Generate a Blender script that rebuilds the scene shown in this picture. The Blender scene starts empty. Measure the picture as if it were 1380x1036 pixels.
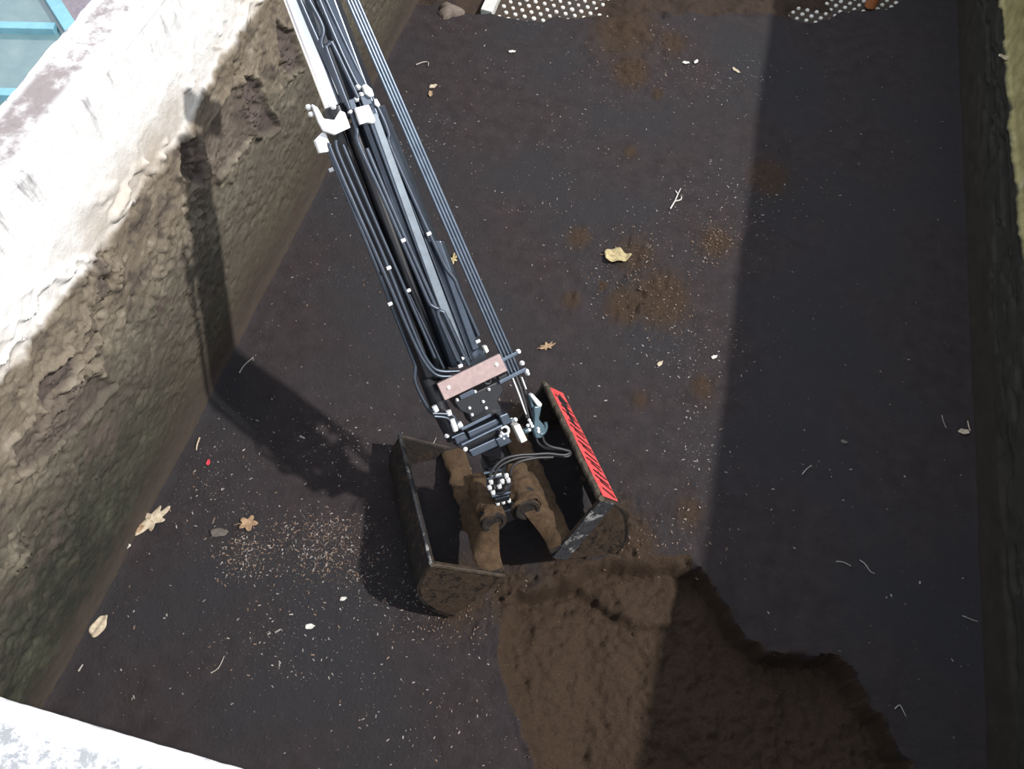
import bpy, math, random
import numpy as np
from mathutils import Vector, Matrix

random.seed(7)
rng = np.random.default_rng(11)
SC = bpy.context.scene
COL = SC.collection

# ---------------------------------------------------------------- camera survey
# World: x across the pit, y along it, z up; peat surface is z = 0.
F = 1040.0
CAM = np.array([0, 0, 4.5])
_d1 = np.array([549., -1805., F])
_na = np.array([-60., (F * F - 60. * 549.) / 1805., F])
_Y = _d1 / np.linalg.norm(_d1)
_Z = -_na / np.linalg.norm(_na)
_X = np.cross(_Y, _Z)
R = np.array([_X, _Y, _Z])


def ray(px, py):
    return R @ np.array([px - 690., py - 518., F])


def P(px, py, h=0.0):                       # pixel -> point at height h
    r = ray(px, py)
    return CAM + r * ((h - CAM[2]) / r[2])


def PX(px, py, x):                          # pixel -> point on the wall plane x
    r = ray(px, py)
    return CAM + r * (x / r[0])


cam_data = bpy.data.cameras.new('camera')
cam_data.sensor_fit = 'HORIZONTAL'
cam_data.sensor_width = 36.0
cam_data.lens = F / 1380.0 * 36.0
cam_data.clip_start = 0.05
cam = bpy.data.objects.new('camera', cam_data)
COL.objects.link(cam)
cam.matrix_world = Matrix((
    (R[0, 0], -R[0, 1], -R[0, 2], CAM[0]),
    (R[1, 0], -R[1, 1], -R[1, 2], CAM[1]),
    (R[2, 0], -R[2, 1], -R[2, 2], CAM[2]),
    (0, 0, 0, 1)))
SC.camera = cam

# ---------------------------------------------------------------- noise
_perm = rng.permutation(4096)
_grad = rng.uniform(-1, 1, 4096)


def _hash(ix, iy, s):
    return _grad[(_perm[(ix * 1 + s * 131) & 4095] + iy * 57) & 4095] * 0.5 + \
        _grad[(_perm[(_perm[(iy + s * 17) & 4095] + ix) & 4095])] * 0.5


def vnoise(x, y, s=0):
    x = np.asarray(x, float)
    y = np.asarray(y, float)
    ix = np.floor(x).astype(int)
    iy = np.floor(y).astype(int)
    fx = x - ix
    fy = y - iy
    fx = fx * fx * fx * (fx * (fx * 6 - 15) + 10)
    fy = fy * fy * fy * (fy * (fy * 6 - 15) + 10)
    a = _hash(ix, iy, s)
    b = _hash(ix + 1, iy, s)
    c = _hash(ix, iy + 1, s)
    d = _hash(ix + 1, iy + 1, s)
    return (a * (1 - fx) + b * fx) * (1 - fy) + (c * (1 - fx) + d * fx) * fy


def fbm(x, y, oct=4, s=0, gain=0.5):
    t = 0
    a = 1.0
    for i in range(oct):
        t = t + a * vnoise(x * 2 ** i + 13.7 * i, y * 2 ** i - 7.3 * i, s + i)
        a *= gain
    return t


def sstep(a, b, x):
    t = np.clip((x - a) / (b - a), 0, 1)
    return t * t * (3 - 2 * t)


# ---------------------------------------------------------------- materials
def new_mat(name):
    m = bpy.data.materials.new(name)
    m.use_nodes = True
    nt = m.node_tree
    b = nt.nodes['Principled BSDF']
    return m, nt, b


def N(nt, kind, **kw):
    n = nt.nodes.new(kind)
    for k, v in kw.items():
        if k in n.inputs.keys():
            n.inputs[k].default_value = v
        else:
            setattr(n, k, v)
    return n


def noise(nt, scale, detail=6, rough=0.6, vec=None, dist=0.0):
    n = N(nt, 'ShaderNodeTexNoise')
    n.inputs['Scale'].default_value = scale
    n.inputs['Detail'].default_value = detail
    n.inputs['Roughness'].default_value = rough
    n.inputs['Distortion'].default_value = dist
    if vec is not None:
        nt.links.new(vec, n.inputs['Vector'])
    return n.outputs['Fac']


def ramp(nt, fac, stops):
    r = N(nt, 'ShaderNodeValToRGB')
    e = r.color_ramp.elements
    while len(e) < len(stops):
        e.new(0.5)
    for el, (p, c) in zip(e, stops):
        el.position = p
        el.color = (c[0], c[1], c[2], 1) if not isinstance(c, (int, float)) else (c, c, c, 1)
    nt.links.new(fac, r.inputs['Fac'])
    return r.outputs['Color']


def mix(nt, fac, a, b, mode='MIX'):
    m = N(nt, 'ShaderNodeMix', data_type='RGBA', blend_type=mode)
    for sock, v in ((m.inputs[0], fac), (m.inputs[6], a), (m.inputs[7], b)):
        if hasattr(v, 'is_linked'):
            nt.links.new(v, sock)
        elif isinstance(v, (int, float)):
            sock.default_value = v
        else:
            sock.default_value = (v[0], v[1], v[2], 1)
    return m.outputs[2]


def math_n(nt, op, a, b=None, clamp=False):
    m = N(nt, 'ShaderNodeMath', operation=op, use_clamp=clamp)
    for sock, v in ((m.inputs[0], a), (m.inputs[1], b)):
        if v is None:
            continue
        if hasattr(v, 'is_linked'):
            nt.links.new(v, sock)
        else:
            sock.default_value = v
    return m.outputs[0]


def maprange(nt, v, a, b, c=0.0, d=1.0):
    m = N(nt, 'ShaderNodeMapRange', interpolation_type='SMOOTHSTEP')
    nt.links.new(v, m.inputs[0])
    for i, x in enumerate((a, b, c, d)):
        m.inputs[i + 1].default_value = x
    return m.outputs[0]


def bump(nt, bsdf, h, strength=0.5, dist=0.01):
    b = N(nt, 'ShaderNodeBump')
    b.inputs['Strength'].default_value = strength
    b.inputs['Distance'].default_value = dist
    nt.links.new(h, b.inputs['Height'])
    nt.links.new(b.outputs[0], bsdf.inputs['Normal'])


def coords(nt):
    g = N(nt, 'ShaderNodeNewGeometry')
    s = N(nt, 'ShaderNodeSeparateXYZ')
    nt.links.new(g.outputs['Position'], s.inputs[0])
    return g.outputs['Position'], s.outputs[0], s.outputs[1], s.outputs[2]


def attr(nt, name):
    a = N(nt, 'ShaderNodeAttribute', attribute_name=name)
    return a.outputs['Fac']


def paint(name, col, rough=0.4, metal=0.0, spec=0.5, dirt=None, dirt_amt=0.5, dirt_scale=18, bump_s=0.0):
    m, nt, b = new_mat(name)
    pos, _, _, _ = coords(nt)
    n1 = noise(nt, dirt_scale, 8, 0.65, pos)
    c = ramp(nt, n1, [(0.3, [x * 0.82 for x in col]), (0.7, [x * 1.15 for x in col])])
    if dirt is not None:
        n2 = noise(nt, dirt_scale * 0.6, 8, 0.7, pos)
        f = maprange(nt, n2, 0.62 - dirt_amt * 0.5, 0.72 - dirt_amt * 0.3)
        c = mix(nt, f, c, dirt)
        r = N(nt, 'ShaderNodeMix', data_type='FLOAT')
        nt.links.new(f, r.inputs[0])
        r.inputs[2].default_value = rough
        r.inputs[3].default_value = 0.95
        nt.links.new(r.outputs[0], b.inputs['Roughness'])
    else:
        b.inputs['Roughness'].default_value = rough
    nt.links.new(c, b.inputs['Base Color'])
    b.inputs['Metallic'].default_value = metal
    b.inputs['Specular IOR Level'].default_value = spec
    if bump_s:
        bump(nt, b, noise(nt, dirt_scale * 6, 6, 0.7, pos), bump_s, 0.01)
    return m


M = {}
M['boom'] = paint('slate_boom_paint', (0.10, 0.118, 0.148), 0.28, metal=0.85)
M['boom_pale'] = paint('pale_boom_strip', (0.20, 0.23, 0.26), 0.34, metal=0.75)
M['black'] = paint('black_metal', (0.012, 0.012, 0.015), 0.35)
M['hose'] = paint('black_pipe', (0.062, 0.074, 0.096), 0.36, metal=0.7, spec=0.7)
M['steel_pipe'] = paint('steel_hose_pipe', (0.15, 0.18, 0.225), 0.28, metal=0.85)
M['chrome'] = paint('chrome_rod', (0.90, 0.90, 0.90), 0.20, metal=1.0, dirt_scale=2)
M['zinc'] = paint('galvanised_fitting', (0.72, 0.72, 0.72), 0.45, metal=0.15)
M['pinkplate'] = paint('rust_primer_plate', (0.34, 0.245, 0.235), 0.6, dirt_scale=40)
M['teal'] = paint('teal_grey_casting', (0.07, 0.115, 0.14), 0.35, metal=0.2)
M['rubber'] = paint('rubber_hose', (0.022, 0.021, 0.023), 0.45)
M['white_label'] = paint('white_block', (0.62, 0.60, 0.55), 0.5)
M['rust'] = paint('rusty_orange', (0.30, 0.10, 0.03), 0.7)

BROWN = (0.058, 0.036, 0.021)


def mat_peat():
    m, nt, b = new_mat('dark_peat_crust')
    pos, x, y, z = coords(nt)
    br = attr(nt, 'brown')
    fine = noise(nt, 160, 8, 0.75, pos)
    med = noise(nt, 9, 6, 0.6, pos)
    big = noise(nt, 0.9, 4, 0.5, pos)
    dark = ramp(nt, med, [(0.3, (0.036, 0.0292, 0.0305)), (0.7, (0.056, 0.0455, 0.0470))])
    dark = mix(nt, maprange(nt, big, 0.4, 0.65), dark, (0.041, 0.039, 0.0425))
    # fine pale fibres and grains lying in the crust
    gr = noise(nt, 95, 3, 0.5, pos)
    gr2 = noise(nt, 3.2, 4, 0.6, pos)
    gm = math_n(nt, 'MULTIPLY', maprange(nt, gr, 0.63, 0.75), maprange(nt, gr2, 0.42, 0.68, 0.15, 0.8))
    dark = mix(nt, gm, dark, (0.105, 0.088, 0.086))
    bc = ramp(nt, fine, [(0.3, (0.026, 0.0165, 0.0112)), (0.68, (0.092, 0.0615, 0.042))])
    bn = noise(nt, 60, 8, 0.8, pos)
    f = math_n(nt, 'ADD', br, math_n(nt, 'MULTIPLY', math_n(nt, 'SUBTRACT', bn, 0.5), 1.6))
    f = maprange(nt, f, 0.28, 0.78)
    c = mix(nt, f, dark, bc)
    nt.links.new(c, b.inputs['Base Color'])
    b.inputs['Roughness'].default_value = 0.95
    b.inputs['Specular IOR Level'].default_value = 0.12
    h = math_n(nt, 'ADD', math_n(nt, 'MULTIPLY', fine, 0.6), noise(nt, 45, 6, 0.7, pos))
    bump(nt, b, h, 0.8, 0.028)
    return m


M['peat'] = mat_peat()


def mat_mud(name, lo, hi, wear=None, wear_amt=0.3):
    m, nt, b = new_mat(name)
    pos, x, y, z = coords(nt)
    n1 = noise(nt, 26, 9, 0.72, pos)
    n2 = noise(nt, 120, 6, 0.7, pos)
    c = ramp(nt, n1, [(0.3, lo), (0.7, hi)])
    if wear:
        n3 = noise(nt, 14, 8, 0.75, pos)
        f = maprange(nt, n3, 0.66 - wear_amt * 0.4, 0.70 - wear_amt * 0.3)
        c = mix(nt, f, c, wear)
        r = N(nt, 'ShaderNodeMapRange')
        nt.links.new(f, r.inputs[0])
        r.inputs[3].default_value = 0.95
        r.inputs[4].default_value = 0.4
        nt.links.new(r.outputs[0], b.inputs['Roughness'])
    else:
        b.inputs['Roughness'].default_value = 0.95
    nt.links.new(c, b.inputs['Base Color'])
    b.inputs['Specular IOR Level'].default_value = 0.25
    h = math_n(nt, 'ADD', n1, math_n(nt, 'MULTIPLY', n2, 0.4))
    bump(nt, b, h, 0.7, 0.02)
    return m


M['mud'] = mat_mud('caked_peat', (0.045, 0.027, 0.015), (0.105, 0.066, 0.038))
M['shell'] = mat_mud('muddy_black_steel', (0.013, 0.012, 0.012), (0.035, 0.029, 0.026), (0.05, 0.034, 0.023), 0.35)
M['shell_end'] = mat_mud('peat_smeared_steel', (0.022, 0.0145, 0.010), (0.066, 0.043, 0.028), (0.018, 0.014, 0.012), 0.35)
M['worn'] = mat_mud('worn_bright_steel', (0.016, 0.017, 0.02), (0.05, 0.05, 0.055), (0.30, 0.29, 0.28), 0.35)
M['rimmud'] = mat_mud('muddy_rim_edge', (0.035, 0.027, 0.020), (0.12, 0.095, 0.07), (0.20, 0.18, 0.16), 0.2)


def mat_red():
    m, nt, b = new_mat('red_decal')
    pos, x, y, z = coords(nt)
    n1 = noise(nt, 30, 6, 0.6, pos)
    c = ramp(nt, n1, [(0.35, (0.50, 0.05, 0.05)), (0.65, (0.68, 0.085, 0.085))])
    nt.links.new(c, b.inputs['Base Color'])
    b.inputs['Roughness'].default_value = 0.5
    return m


M['red'] = mat_red()


def mat_wall_left():
    m, nt, b = new_mat('peat_crusted_concrete')
    pos, x, y, z = coords(nt)
    cr = attr(nt, 'crust')
    scar_shadow = attr(nt, 'scar_shadow')
    n_f = noise(nt, 70, 8, 0.7, pos)
    n_m = noise(nt, 11, 8, 0.65, pos)
    n_b = noise(nt, 1.6, 6, 0.6, pos)
    conc = ramp(nt, n_m, [(0.3, (0.72, 0.705, 0.69)), (0.6, (0.86, 0.85, 0.84))])
    # run-down streaks on the clean band
    mp = N(nt, 'ShaderNodeMapping')
    mp.inputs['Scale'].default_value = (6, 6, 0.9)
    nt.links.new(pos, mp.inputs[0])
    st = noise(nt, 2.2, 6, 0.6, mp.outputs[0])
    topz = maprange(nt, z, 1.86, 2.16)
    conc = mix(nt, math_n(nt, 'MULTIPLY', maprange(nt, st, 0.53, 0.70), topz), conc, (0.30, 0.29, 0.30))
    # ochre stain above the fill line
    oz = maprange(nt, z, 1.94, 1.64)
    of = math_n(nt, 'MULTIPLY', oz, maprange(nt, n_b, 0.36, 0.62, 0.25, 1.0))
    yfar = maprange(nt, y, 0.8, 4.4, 0.45, 1.0)
    of = math_n(nt, 'MULTIPLY', of, yfar)
    conc = mix(nt, of, conc, (0.27, 0.19, 0.105))
    # mossy top
    up = N(nt, 'ShaderNodeNewGeometry')
    sn = N(nt, 'ShaderNodeSeparateXYZ')
    nt.links.new(up.outputs['Normal'], sn.inputs[0])
    tf = math_n(nt, 'MULTIPLY', maprange(nt, z, 2.145, 2.165), maprange(nt, math_n(nt, 'ADD', math_n(nt, 'MULTIPLY', n_m, 0.6), math_n(nt, 'MULTIPLY', n_b, 0.4)), 0.36, 0.56))
    tf2 = math_n(nt, 'MULTIPLY', maprange(nt, x, -2.36, -2.42), maprange(nt, x, -2.58, -2.53, 0, 1))
    conc = mix(nt, math_n(nt, 'MULTIPLY', tf, math_n(nt, 'ADD', math_n(nt, 'MULTIPLY', tf2, 0.8), 0.15)), conc, (0.235, 0.20, 0.20))
    # dried peat crust
    hz = math_n(nt, 'ADD', z, math_n(nt, 'MULTIPLY', math_n(nt, 'SUBTRACT', n_b, 0.5), 0.55))
    crust = ramp(nt, maprange(nt, hz, 0.0, 1.7), [(0.0, (0.058, 0.045, 0.035)), (0.13, (0.078, 0.066, 0.049)),
                                               (0.45, (0.096, 0.084, 0.066)), (0.68, (0.138, 0.119, 0.092)),
                                               (0.92, (0.188, 0.155, 0.116))])
    # green-grey and darker low down towards the near end
    gy = maprange(nt, y, 2.3, 0.6)
    gz = maprange(nt, z, 1.15, 0.55)
    gf = math_n(nt, 'MULTIPLY', math_n(nt, 'MULTIPLY', gy, gz), maprange(nt, n_m, 0.3, 0.6, 0.55, 1.0))
    crust = mix(nt, gf, crust, (0.030, 0.0315, 0.024))
    g2 = math_n(nt, 'MULTIPLY', maprange(nt, noise(nt, 3.3, 6, 0.6, pos), 0.52, 0.68), maprange(nt, z, 1.4, 0.7))
    crust = mix(nt, math_n(nt, 'MULTIPLY', g2, 0.55), crust, (0.072, 0.073, 0.052))
    crust = mix(nt, maprange(nt, n_f, 0.35, 0.7, 0.0, 0.45), crust, mix(nt, 1.0, crust, (0.62, 0.60, 0.58), 'MULTIPLY'))
    n_p = noise(nt, 5.5, 7, 0.65, pos, 0.6)
    crust = mix(nt, math_n(nt, 'MULTIPLY', maprange(nt, n_p, 0.50, 0.66), maprange(nt, z, 0.35, 0.9)), crust, (0.092, 0.074, 0.062))
    crust = mix(nt, math_n(nt, 'MULTIPLY', maprange(nt, n_p, 0.46, 0.34), maprange(nt, z, 0.6, 1.3)), crust, (0.235, 0.20, 0.155))
    crust = mix(nt, scar_shadow, crust, (0.085, 0.066, 0.060))
    # fresh brown tide mark right above the peat
    tide = maprange(nt, math_n(nt, 'ADD', z, math_n(nt, 'MULTIPLY', math_n(nt, 'SUBTRACT', n_m, 0.5), 0.12)), 0.24, 0.10)
    crust = mix(nt, math_n(nt, 'MULTIPLY', tide, 0.8), crust, (0.056, 0.043, 0.036))
    c = mix(nt, cr, conc, crust)
    nt.links.new(c, b.inputs['Base Color'])
    b.inputs['Roughness'].default_value = 0.92
    b.inputs['Specular IOR Level'].default_value = 0.2
    h = math_n(nt, 'ADD', n_m, math_n(nt, 'MULTIPLY', n_f, 0.45))
    bump(nt, b, h, 0.5, 0.02)
    return m


def mat_wall_right():
    m, nt, b = new_mat('shaded_stained_concrete')
    pos, x, y, z = coords(nt)
    cr = attr(nt, 'crust')
    n_f = noise(nt, 60, 8, 0.7, pos)
    n_m = noise(nt, 8, 8, 0.65, pos)
    mp = N(nt, 'ShaderNodeMapping')
    mp.inputs['Scale'].default_value = (4, 0.7, 5)
    nt.links.new(pos, mp.inputs[0])
    st = noise(nt, 5, 7, 0.65, mp.outputs[0])
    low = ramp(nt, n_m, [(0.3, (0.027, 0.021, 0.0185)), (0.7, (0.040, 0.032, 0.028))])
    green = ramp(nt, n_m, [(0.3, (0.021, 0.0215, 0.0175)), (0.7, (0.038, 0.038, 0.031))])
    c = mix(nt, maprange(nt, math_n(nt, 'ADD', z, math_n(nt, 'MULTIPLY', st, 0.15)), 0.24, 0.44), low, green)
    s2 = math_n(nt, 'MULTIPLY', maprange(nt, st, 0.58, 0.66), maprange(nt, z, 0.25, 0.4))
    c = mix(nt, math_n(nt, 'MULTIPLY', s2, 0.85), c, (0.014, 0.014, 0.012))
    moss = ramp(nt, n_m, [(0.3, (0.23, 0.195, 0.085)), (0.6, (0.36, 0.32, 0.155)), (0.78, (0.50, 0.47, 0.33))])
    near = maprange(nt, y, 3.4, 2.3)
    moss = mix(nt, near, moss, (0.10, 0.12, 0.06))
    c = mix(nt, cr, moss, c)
    nt.links.new(c, b.inputs['Base Color'])
    b.inputs['Roughness'].default_value = 0.9
    b.inputs['Specular IOR Level'].default_value = 0.2
    bump(nt, b, math_n(nt, 'ADD', n_m, math_n(nt, 'MULTIPLY', n_f, 0.5)), 0.5, 0.015)
    return m


def mat_concrete(name, a, b_, speck):
    m, nt, b = new_mat(name)
    pos, x, y, z = coords(nt)
    n1 = noise(nt, 24, 9, 0.75, pos)
    n2 = noise(nt, 5, 5, 0.6, pos)
    c = ramp(nt, n2, [(0.3, a), (0.7, b_)])
    f = math_n(nt, 'MULTIPLY', maprange(nt, n1, 0.44, 0.56), maprange(nt, n2, 0.25, 0.5, 0.3, 1.0))
    f = math_n(nt, 'MULTIPLY', f, maprange(nt, y, -0.085, -0.12))
    c = mix(nt, math_n(nt, 'MULTIPLY', f, 0.8), c, speck)
    nt.links.new(c, b.inputs['Base Color'])
    b.inputs['Roughness'].default_value = 0.9
    bump(nt, b, n1, 0.4, 0.008)
    return m


M['wall_left'] = mat_wall_left()
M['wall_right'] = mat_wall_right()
M['parapet'] = mat_concrete('white_parapet_concrete', (0.62, 0.62, 0.63), (0.78, 0.78, 0.78), (0.17, 0.18, 0.20))
M['backwall'] = mat_concrete('grey_concrete', (0.3, 0.28, 0.26), (0.42, 0.40, 0.37), (0.2, 0.2, 0.2))
M['asphalt'] = paint('purple_grey_paving', (0.22, 0.195, 0.225), 0.9, dirt_scale=30)
M['grate'] = paint('peat_stained_plate', (0.030, 0.022, 0.018), 0.7, dirt=(0.042, 0.028, 0.018), dirt_amt=0.45, dirt_scale=14)
M['stud'] = paint('bright_worn_stud', (0.62, 0.60, 0.56), 0.5)
M['rail'] = paint('pale_galvanised_rail', (0.58, 0.58, 0.55), 0.5, dirt=(0.3, 0.24, 0.18), dirt_amt=0.2, dirt_scale=20)
M['blueframe'] = paint('blue_painted_frame', (0.17, 0.37, 0.45), 0.4, dirt_scale=9)
M['bluebox'] = paint('dark_teal_lining', (0.13, 0.23, 0.25), 0.7, dirt_scale=3)


def mat_glass():
    m, nt, b = new_mat('teal_glass')
    pos, x, y, z = coords(nt)
    n = noise(nt, 5, 6, 0.6, pos)
    c = ramp(nt, n, [(0.3, (0.13, 0.235, 0.26)), (0.7, (0.22, 0.33, 0.34))])
    nt.links.new(c, b.inputs['Base Color'])
    b.inputs['Roughness'].default_value = 0.12
    b.inputs['Transmission Weight'].default_value = 0.35
    b.inputs['IOR'].default_value = 2.15
    return m


M['glass'] = mat_glass()


def mat_leaf(name, col, dark):
    m, nt, b = new_mat(name)
    pos, x, y, z = coords(nt)
    n = noise(nt, 45, 6, 0.6, pos)
    c = ramp(nt, n, [(0.3, dark), (0.62, col)])
    nt.links.new(c, b.inputs['Base Color'])
    b.inputs['Roughness'].default_value = 0.75
    return m


M['leaf_pale'] = mat_leaf('pale_dry_leaf', (0.50, 0.43, 0.32), (0.33, 0.25, 0.17))
M['leaf_tan'] = mat_leaf('tan_dry_leaf', (0.36, 0.24, 0.14), (0.20, 0.12, 0.07))
M['leaf_yellow'] = mat_leaf('straw_yellow_leaf', (0.46, 0.38, 0.20), (0.22, 0.16, 0.08))
M['leaf_grey'] = mat_leaf('grey_brown_leaf', (0.12, 0.10, 0.085), (0.06, 0.05, 0.042))
M['leaf_white'] = mat_leaf('white_scrap', (0.62, 0.60, 0.57), (0.42, 0.38, 0.33))
M['straw'] = mat_leaf('pale_straw', (0.36, 0.33, 0.30), (0.22, 0.19, 0.16))
M['chip'] = mat_leaf('pale_chip', (0.30, 0.27, 0.255), (0.13, 0.11, 0.10))
M['chip_tan'] = mat_leaf('tan_chip', (0.19, 0.125, 0.09), (0.10, 0.065, 0.045))
M['redbit'] = paint('red_plastic', (0.55, 0.03, 0.05), 0.4)
M['stone'] = mat_leaf('tan_clod', (0.16, 0.125, 0.10), (0.10, 0.075, 0.06))


# ---------------------------------------------------------------- mesh helpers
def tag(o, label=None, cat=None, group=None, kind=None):
    if label:
        o['label'] = label
    if cat:
        o['category'] = cat
    if group:
        o['group'] = group
    if kind:
        o['kind'] = kind
    return o


def empty(name, loc):
    o = bpy.data.objects.new(name, None)
    o.empty_display_size = 0.1
    o.location = tuple(float(v) for v in loc)
    COL.objects.link(o)
    o['_base'] = [float(v) for v in loc]
    return o


def base_of(o):
    p = o
    while p.parent:
        p = p.parent
    return np.array(p['_base']) if '_base' in p else np.zeros(3)


class MB:
    def __init__(s):
        s.v = []
        s.f = []
        s.m = []

    def add(s, verts, faces, mi=0):
        o = len(s.v)
        s.v += [tuple(float(c) for c in p) for p in verts]
        for f in faces:
            s.f.append(tuple(i + o for i in f))
            s.m.append(mi)
        return s

    def prism(s, poly, ext, mi=0):
        n = len(poly)
        ext = np.array(ext)
        a = [np.array(p) for p in poly]
        nrm = np.zeros(3)
        for i in range(n):
            nrm += np.cross(a[i], a[(i + 1) % n])
        if np.dot(nrm, ext) > 0:
            a = a[::-1]
        b = [p + ext for p in a]
        fs = [tuple(range(n)), tuple(range(2 * n - 1, n - 1, -1))]
        for i in range(n):
            j = (i + 1) % n
            fs.append((i, i + n, j + n, j))
        return s.add(a + b, fs, mi)

    def box(s, c, ax, ay, az, mi=0):
        c, ax, ay, az = map(np.array, (c, ax, ay, az))
        poly = [c - ax - ay - az, c + ax - ay - az, c + ax + ay - az, c - ax + ay - az]
        return s.prism(poly, 2 * az, mi)

    def tube(s, pts, r, seg=10, smooth=0, mi=0, r_end=None):
        pts = [np.array(p, float) for p in pts]
        if smooth and len(pts) > 2:
            pts = catmull(pts, smooth)
        n = len(pts)
        tang = []
        for i in range(n):
            t = pts[min(i + 1, n - 1)] - pts[max(i - 1, 0)]
            tang.append(t / (np.linalg.norm(t) + 1e-12))
        up = np.array([0, 0, 1.0])
        if abs(np.dot(up, tang[0])) > 0.9:
            up = np.array([1.0, 0, 0])
        u = np.cross(tang[0], up)
        u /= np.linalg.norm(u)
        vs = []
        for i in range(n):
            u = u - tang[i] * np.dot(u, tang[i])
            u /= np.linalg.norm(u)
            w = np.cross(tang[i], u)
            rr = r if r_end is None else r + (r_end - r) * i / (n - 1)
            for k in range(seg):
                a = 2 * math.pi * k / seg
                vs.append(pts[i] + rr * (math.cos(a) * u + math.sin(a) * w))
        fs = []
        for i in range(n - 1):
            for k in range(seg):
                k2 = (k + 1) % seg
                fs.append((i * seg + k, i * seg + k2, (i + 1) * seg + k2, (i + 1) * seg + k))
        fs.append(tuple(range(seg - 1, -1, -1)))
        fs.append(tuple((n - 1) * seg + k for k in range(seg)))
        return s.add(vs, fs, mi)

    def lathe(s, p0, p1, prof, seg=24, mi=0):
        p0 = np.array(p0, float)
        p1 = np.array(p1, float)
        d = p1 - p0
        t = d / np.linalg.norm(d)
        up = np.array([0, 0, 1.0]) if abs(t[2]) < 0.9 else np.array([1.0, 0, 0])
        u = np.cross(t, up)
        u /= np.linalg.norm(u)
        w = np.cross(t, u)
        vs = []
        for (q, r) in prof:
            for k in range(seg):
                a = 2 * math.pi * k / seg
                vs.append(p0 + d * q + r * (math.cos(a) * u + math.sin(a) * w))
        fs = []
        n = len(prof)
        for i in range(n - 1):
            for k in range(seg):
                k2 = (k + 1) % seg
                fs.append((i * seg + k, i * seg + k2, (i + 1) * seg + k2, (i + 1) * seg + k))
        fs.append(tuple(range(seg - 1, -1, -1)))
        fs.append(tuple((n - 1) * seg + k for k in range(seg)))
        return s.add(vs, fs, mi)

    def build(s, name, mat, parent=None, bevel=0.0, smooth=True, angle=38, loc=None):
        me = bpy.data.meshes.new(name)
        if parent is not None:
            off = base_of(parent)
        elif loc is not None:
            off = np.array(loc, float)
        else:
            off = np.zeros(3)
        me.from_pydata([tuple(np.array(p) - off) for p in s.v], [], s.f)
        mats = mat if isinstance(mat, (list, tuple)) else [mat]
        for mm in mats:
            me.materials.append(mm)
        if len(mats) > 1:
            me.polygons.foreach_set('material_index', s.m)
        if smooth:
            me.polygons.foreach_set('use_smooth', [True] * len(me.polygons))
            me.set_sharp_from_angle(angle=math.radians(angle))
        me.update()
        o = bpy.data.objects.new(name, me)
        COL.objects.link(o)
        if parent is not None:
            o.parent = parent
        elif loc is not None:
            o.location = tuple(float(x) for x in loc)
            o['_base'] = [float(x) for x in loc]
        if bevel:
            b = o.modifiers.new('bevel', 'BEVEL')
            b.width = bevel
            b.segments = 2
            b.limit_method = 'ANGLE'
        return o


def catmull(pts, k=6):
    out = []
    n = len(pts)
    for i in range(n - 1):
        p0 = pts[max(i - 1, 0)]
        p1 = pts[i]
        p2 = pts[i + 1]
        p3 = pts[min(i + 2, n - 1)]
        for j in range(k):
            t = j / k
            out.append(0.5 * ((2 * p1) + (-p0 + p2) * t + (2 * p0 - 5 * p1 + 4 * p2 - p3) * t * t
                              + (-p0 + 3 * p1 - 3 * p2 + p3) * t ** 3))
    out.append(pts[-1])
    return out


def grid_mesh(name, V, nu, nv, mat, attrs=None, extra=None):
    """V: (nu*nv, 3) array; quads between neighbours, plus an optional (verts, faces) solid back."""
    idx = np.arange(nu * nv).reshape(nu, nv)
    q = np.stack([idx[:-1, :-1], idx[1:, :-1], idx[1:, 1:], idx[:-1, 1:]], -1).reshape(-1, 4)
    faces = [tuple(map(int, r)) for r in q]
    verts = V.tolist()
    ne = 0
    if extra:
        o = len(verts)
        verts += [tuple(map(float, p)) for p in extra[0]]
        faces += [tuple(i + o for i in f) for f in extra[1]]
        ne = len(extra[0])
    me = bpy.data.meshes.new(name)
    me.from_pydata(verts, [], faces)
    me.materials.append(mat)
    me.polygons.foreach_set('use_smooth', [True] * len(me.polygons))
    for k, a in (attrs or {}).items():
        at = me.attributes.new(k, 'FLOAT', 'POINT')
        at.data.foreach_set('value', np.concatenate([np.asarray(a, float).ravel(), np.zeros(ne)]))
    me.set_sharp_from_angle(angle=math.radians(60))
    me.update()
    o = bpy.data.objects.new(name, me)
    COL.objects.link(o)
    return o


def poly_sdf(X, Y, poly):
    """signed distance, negative inside"""
    poly = np.array(poly)
    n = len(poly)
    d = np.full(X.shape, 1e9)
    inside = np.zeros(X.shape, bool)
    for i in range(n):
        a = poly[i]
        b = poly[(i + 1) % n]
        ex, ey = b - a
        wx = X - a[0]
        wy = Y - a[1]
        t = np.clip((wx * ex + wy * ey) / (ex * ex + ey * ey), 0, 1)
        d = np.minimum(d, np.hypot(wx - ex * t, wy - ey * t))
        cond = ((a[1] > Y) != (b[1] > Y))
        xs = (b[0] - a[0]) * (Y - a[1]) / (b[1] - a[1] + 1e-12) + a[0]
        inside ^= cond & (X < xs)
    return np.where(inside, -d, d)


XL, XR = -2.303, 2.657
ZT = 2.172

# ---------------------------------------------------------------- peat surface
def spaced(lo, hi, bands, coarse):
    out = [lo]
    while out[-1] < hi:
        x = out[-1]
        st = coarse
        for a, b, s in bands:
            if a <= x < b:
                st = s
        out.append(x + st)
    return np.array(out)


gx = spaced(XL - 0.05, XR + 0.05, [(-0.3, 2.4, 0.0125)], 0.022)
gy = spaced(-0.5, 8.6, [(-0.1, 1.9, 0.0125), (5.6, 8.0, 0.018)], 0.026)
GX, GY = np.meshgrid(gx, gy, indexing='ij')

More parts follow.
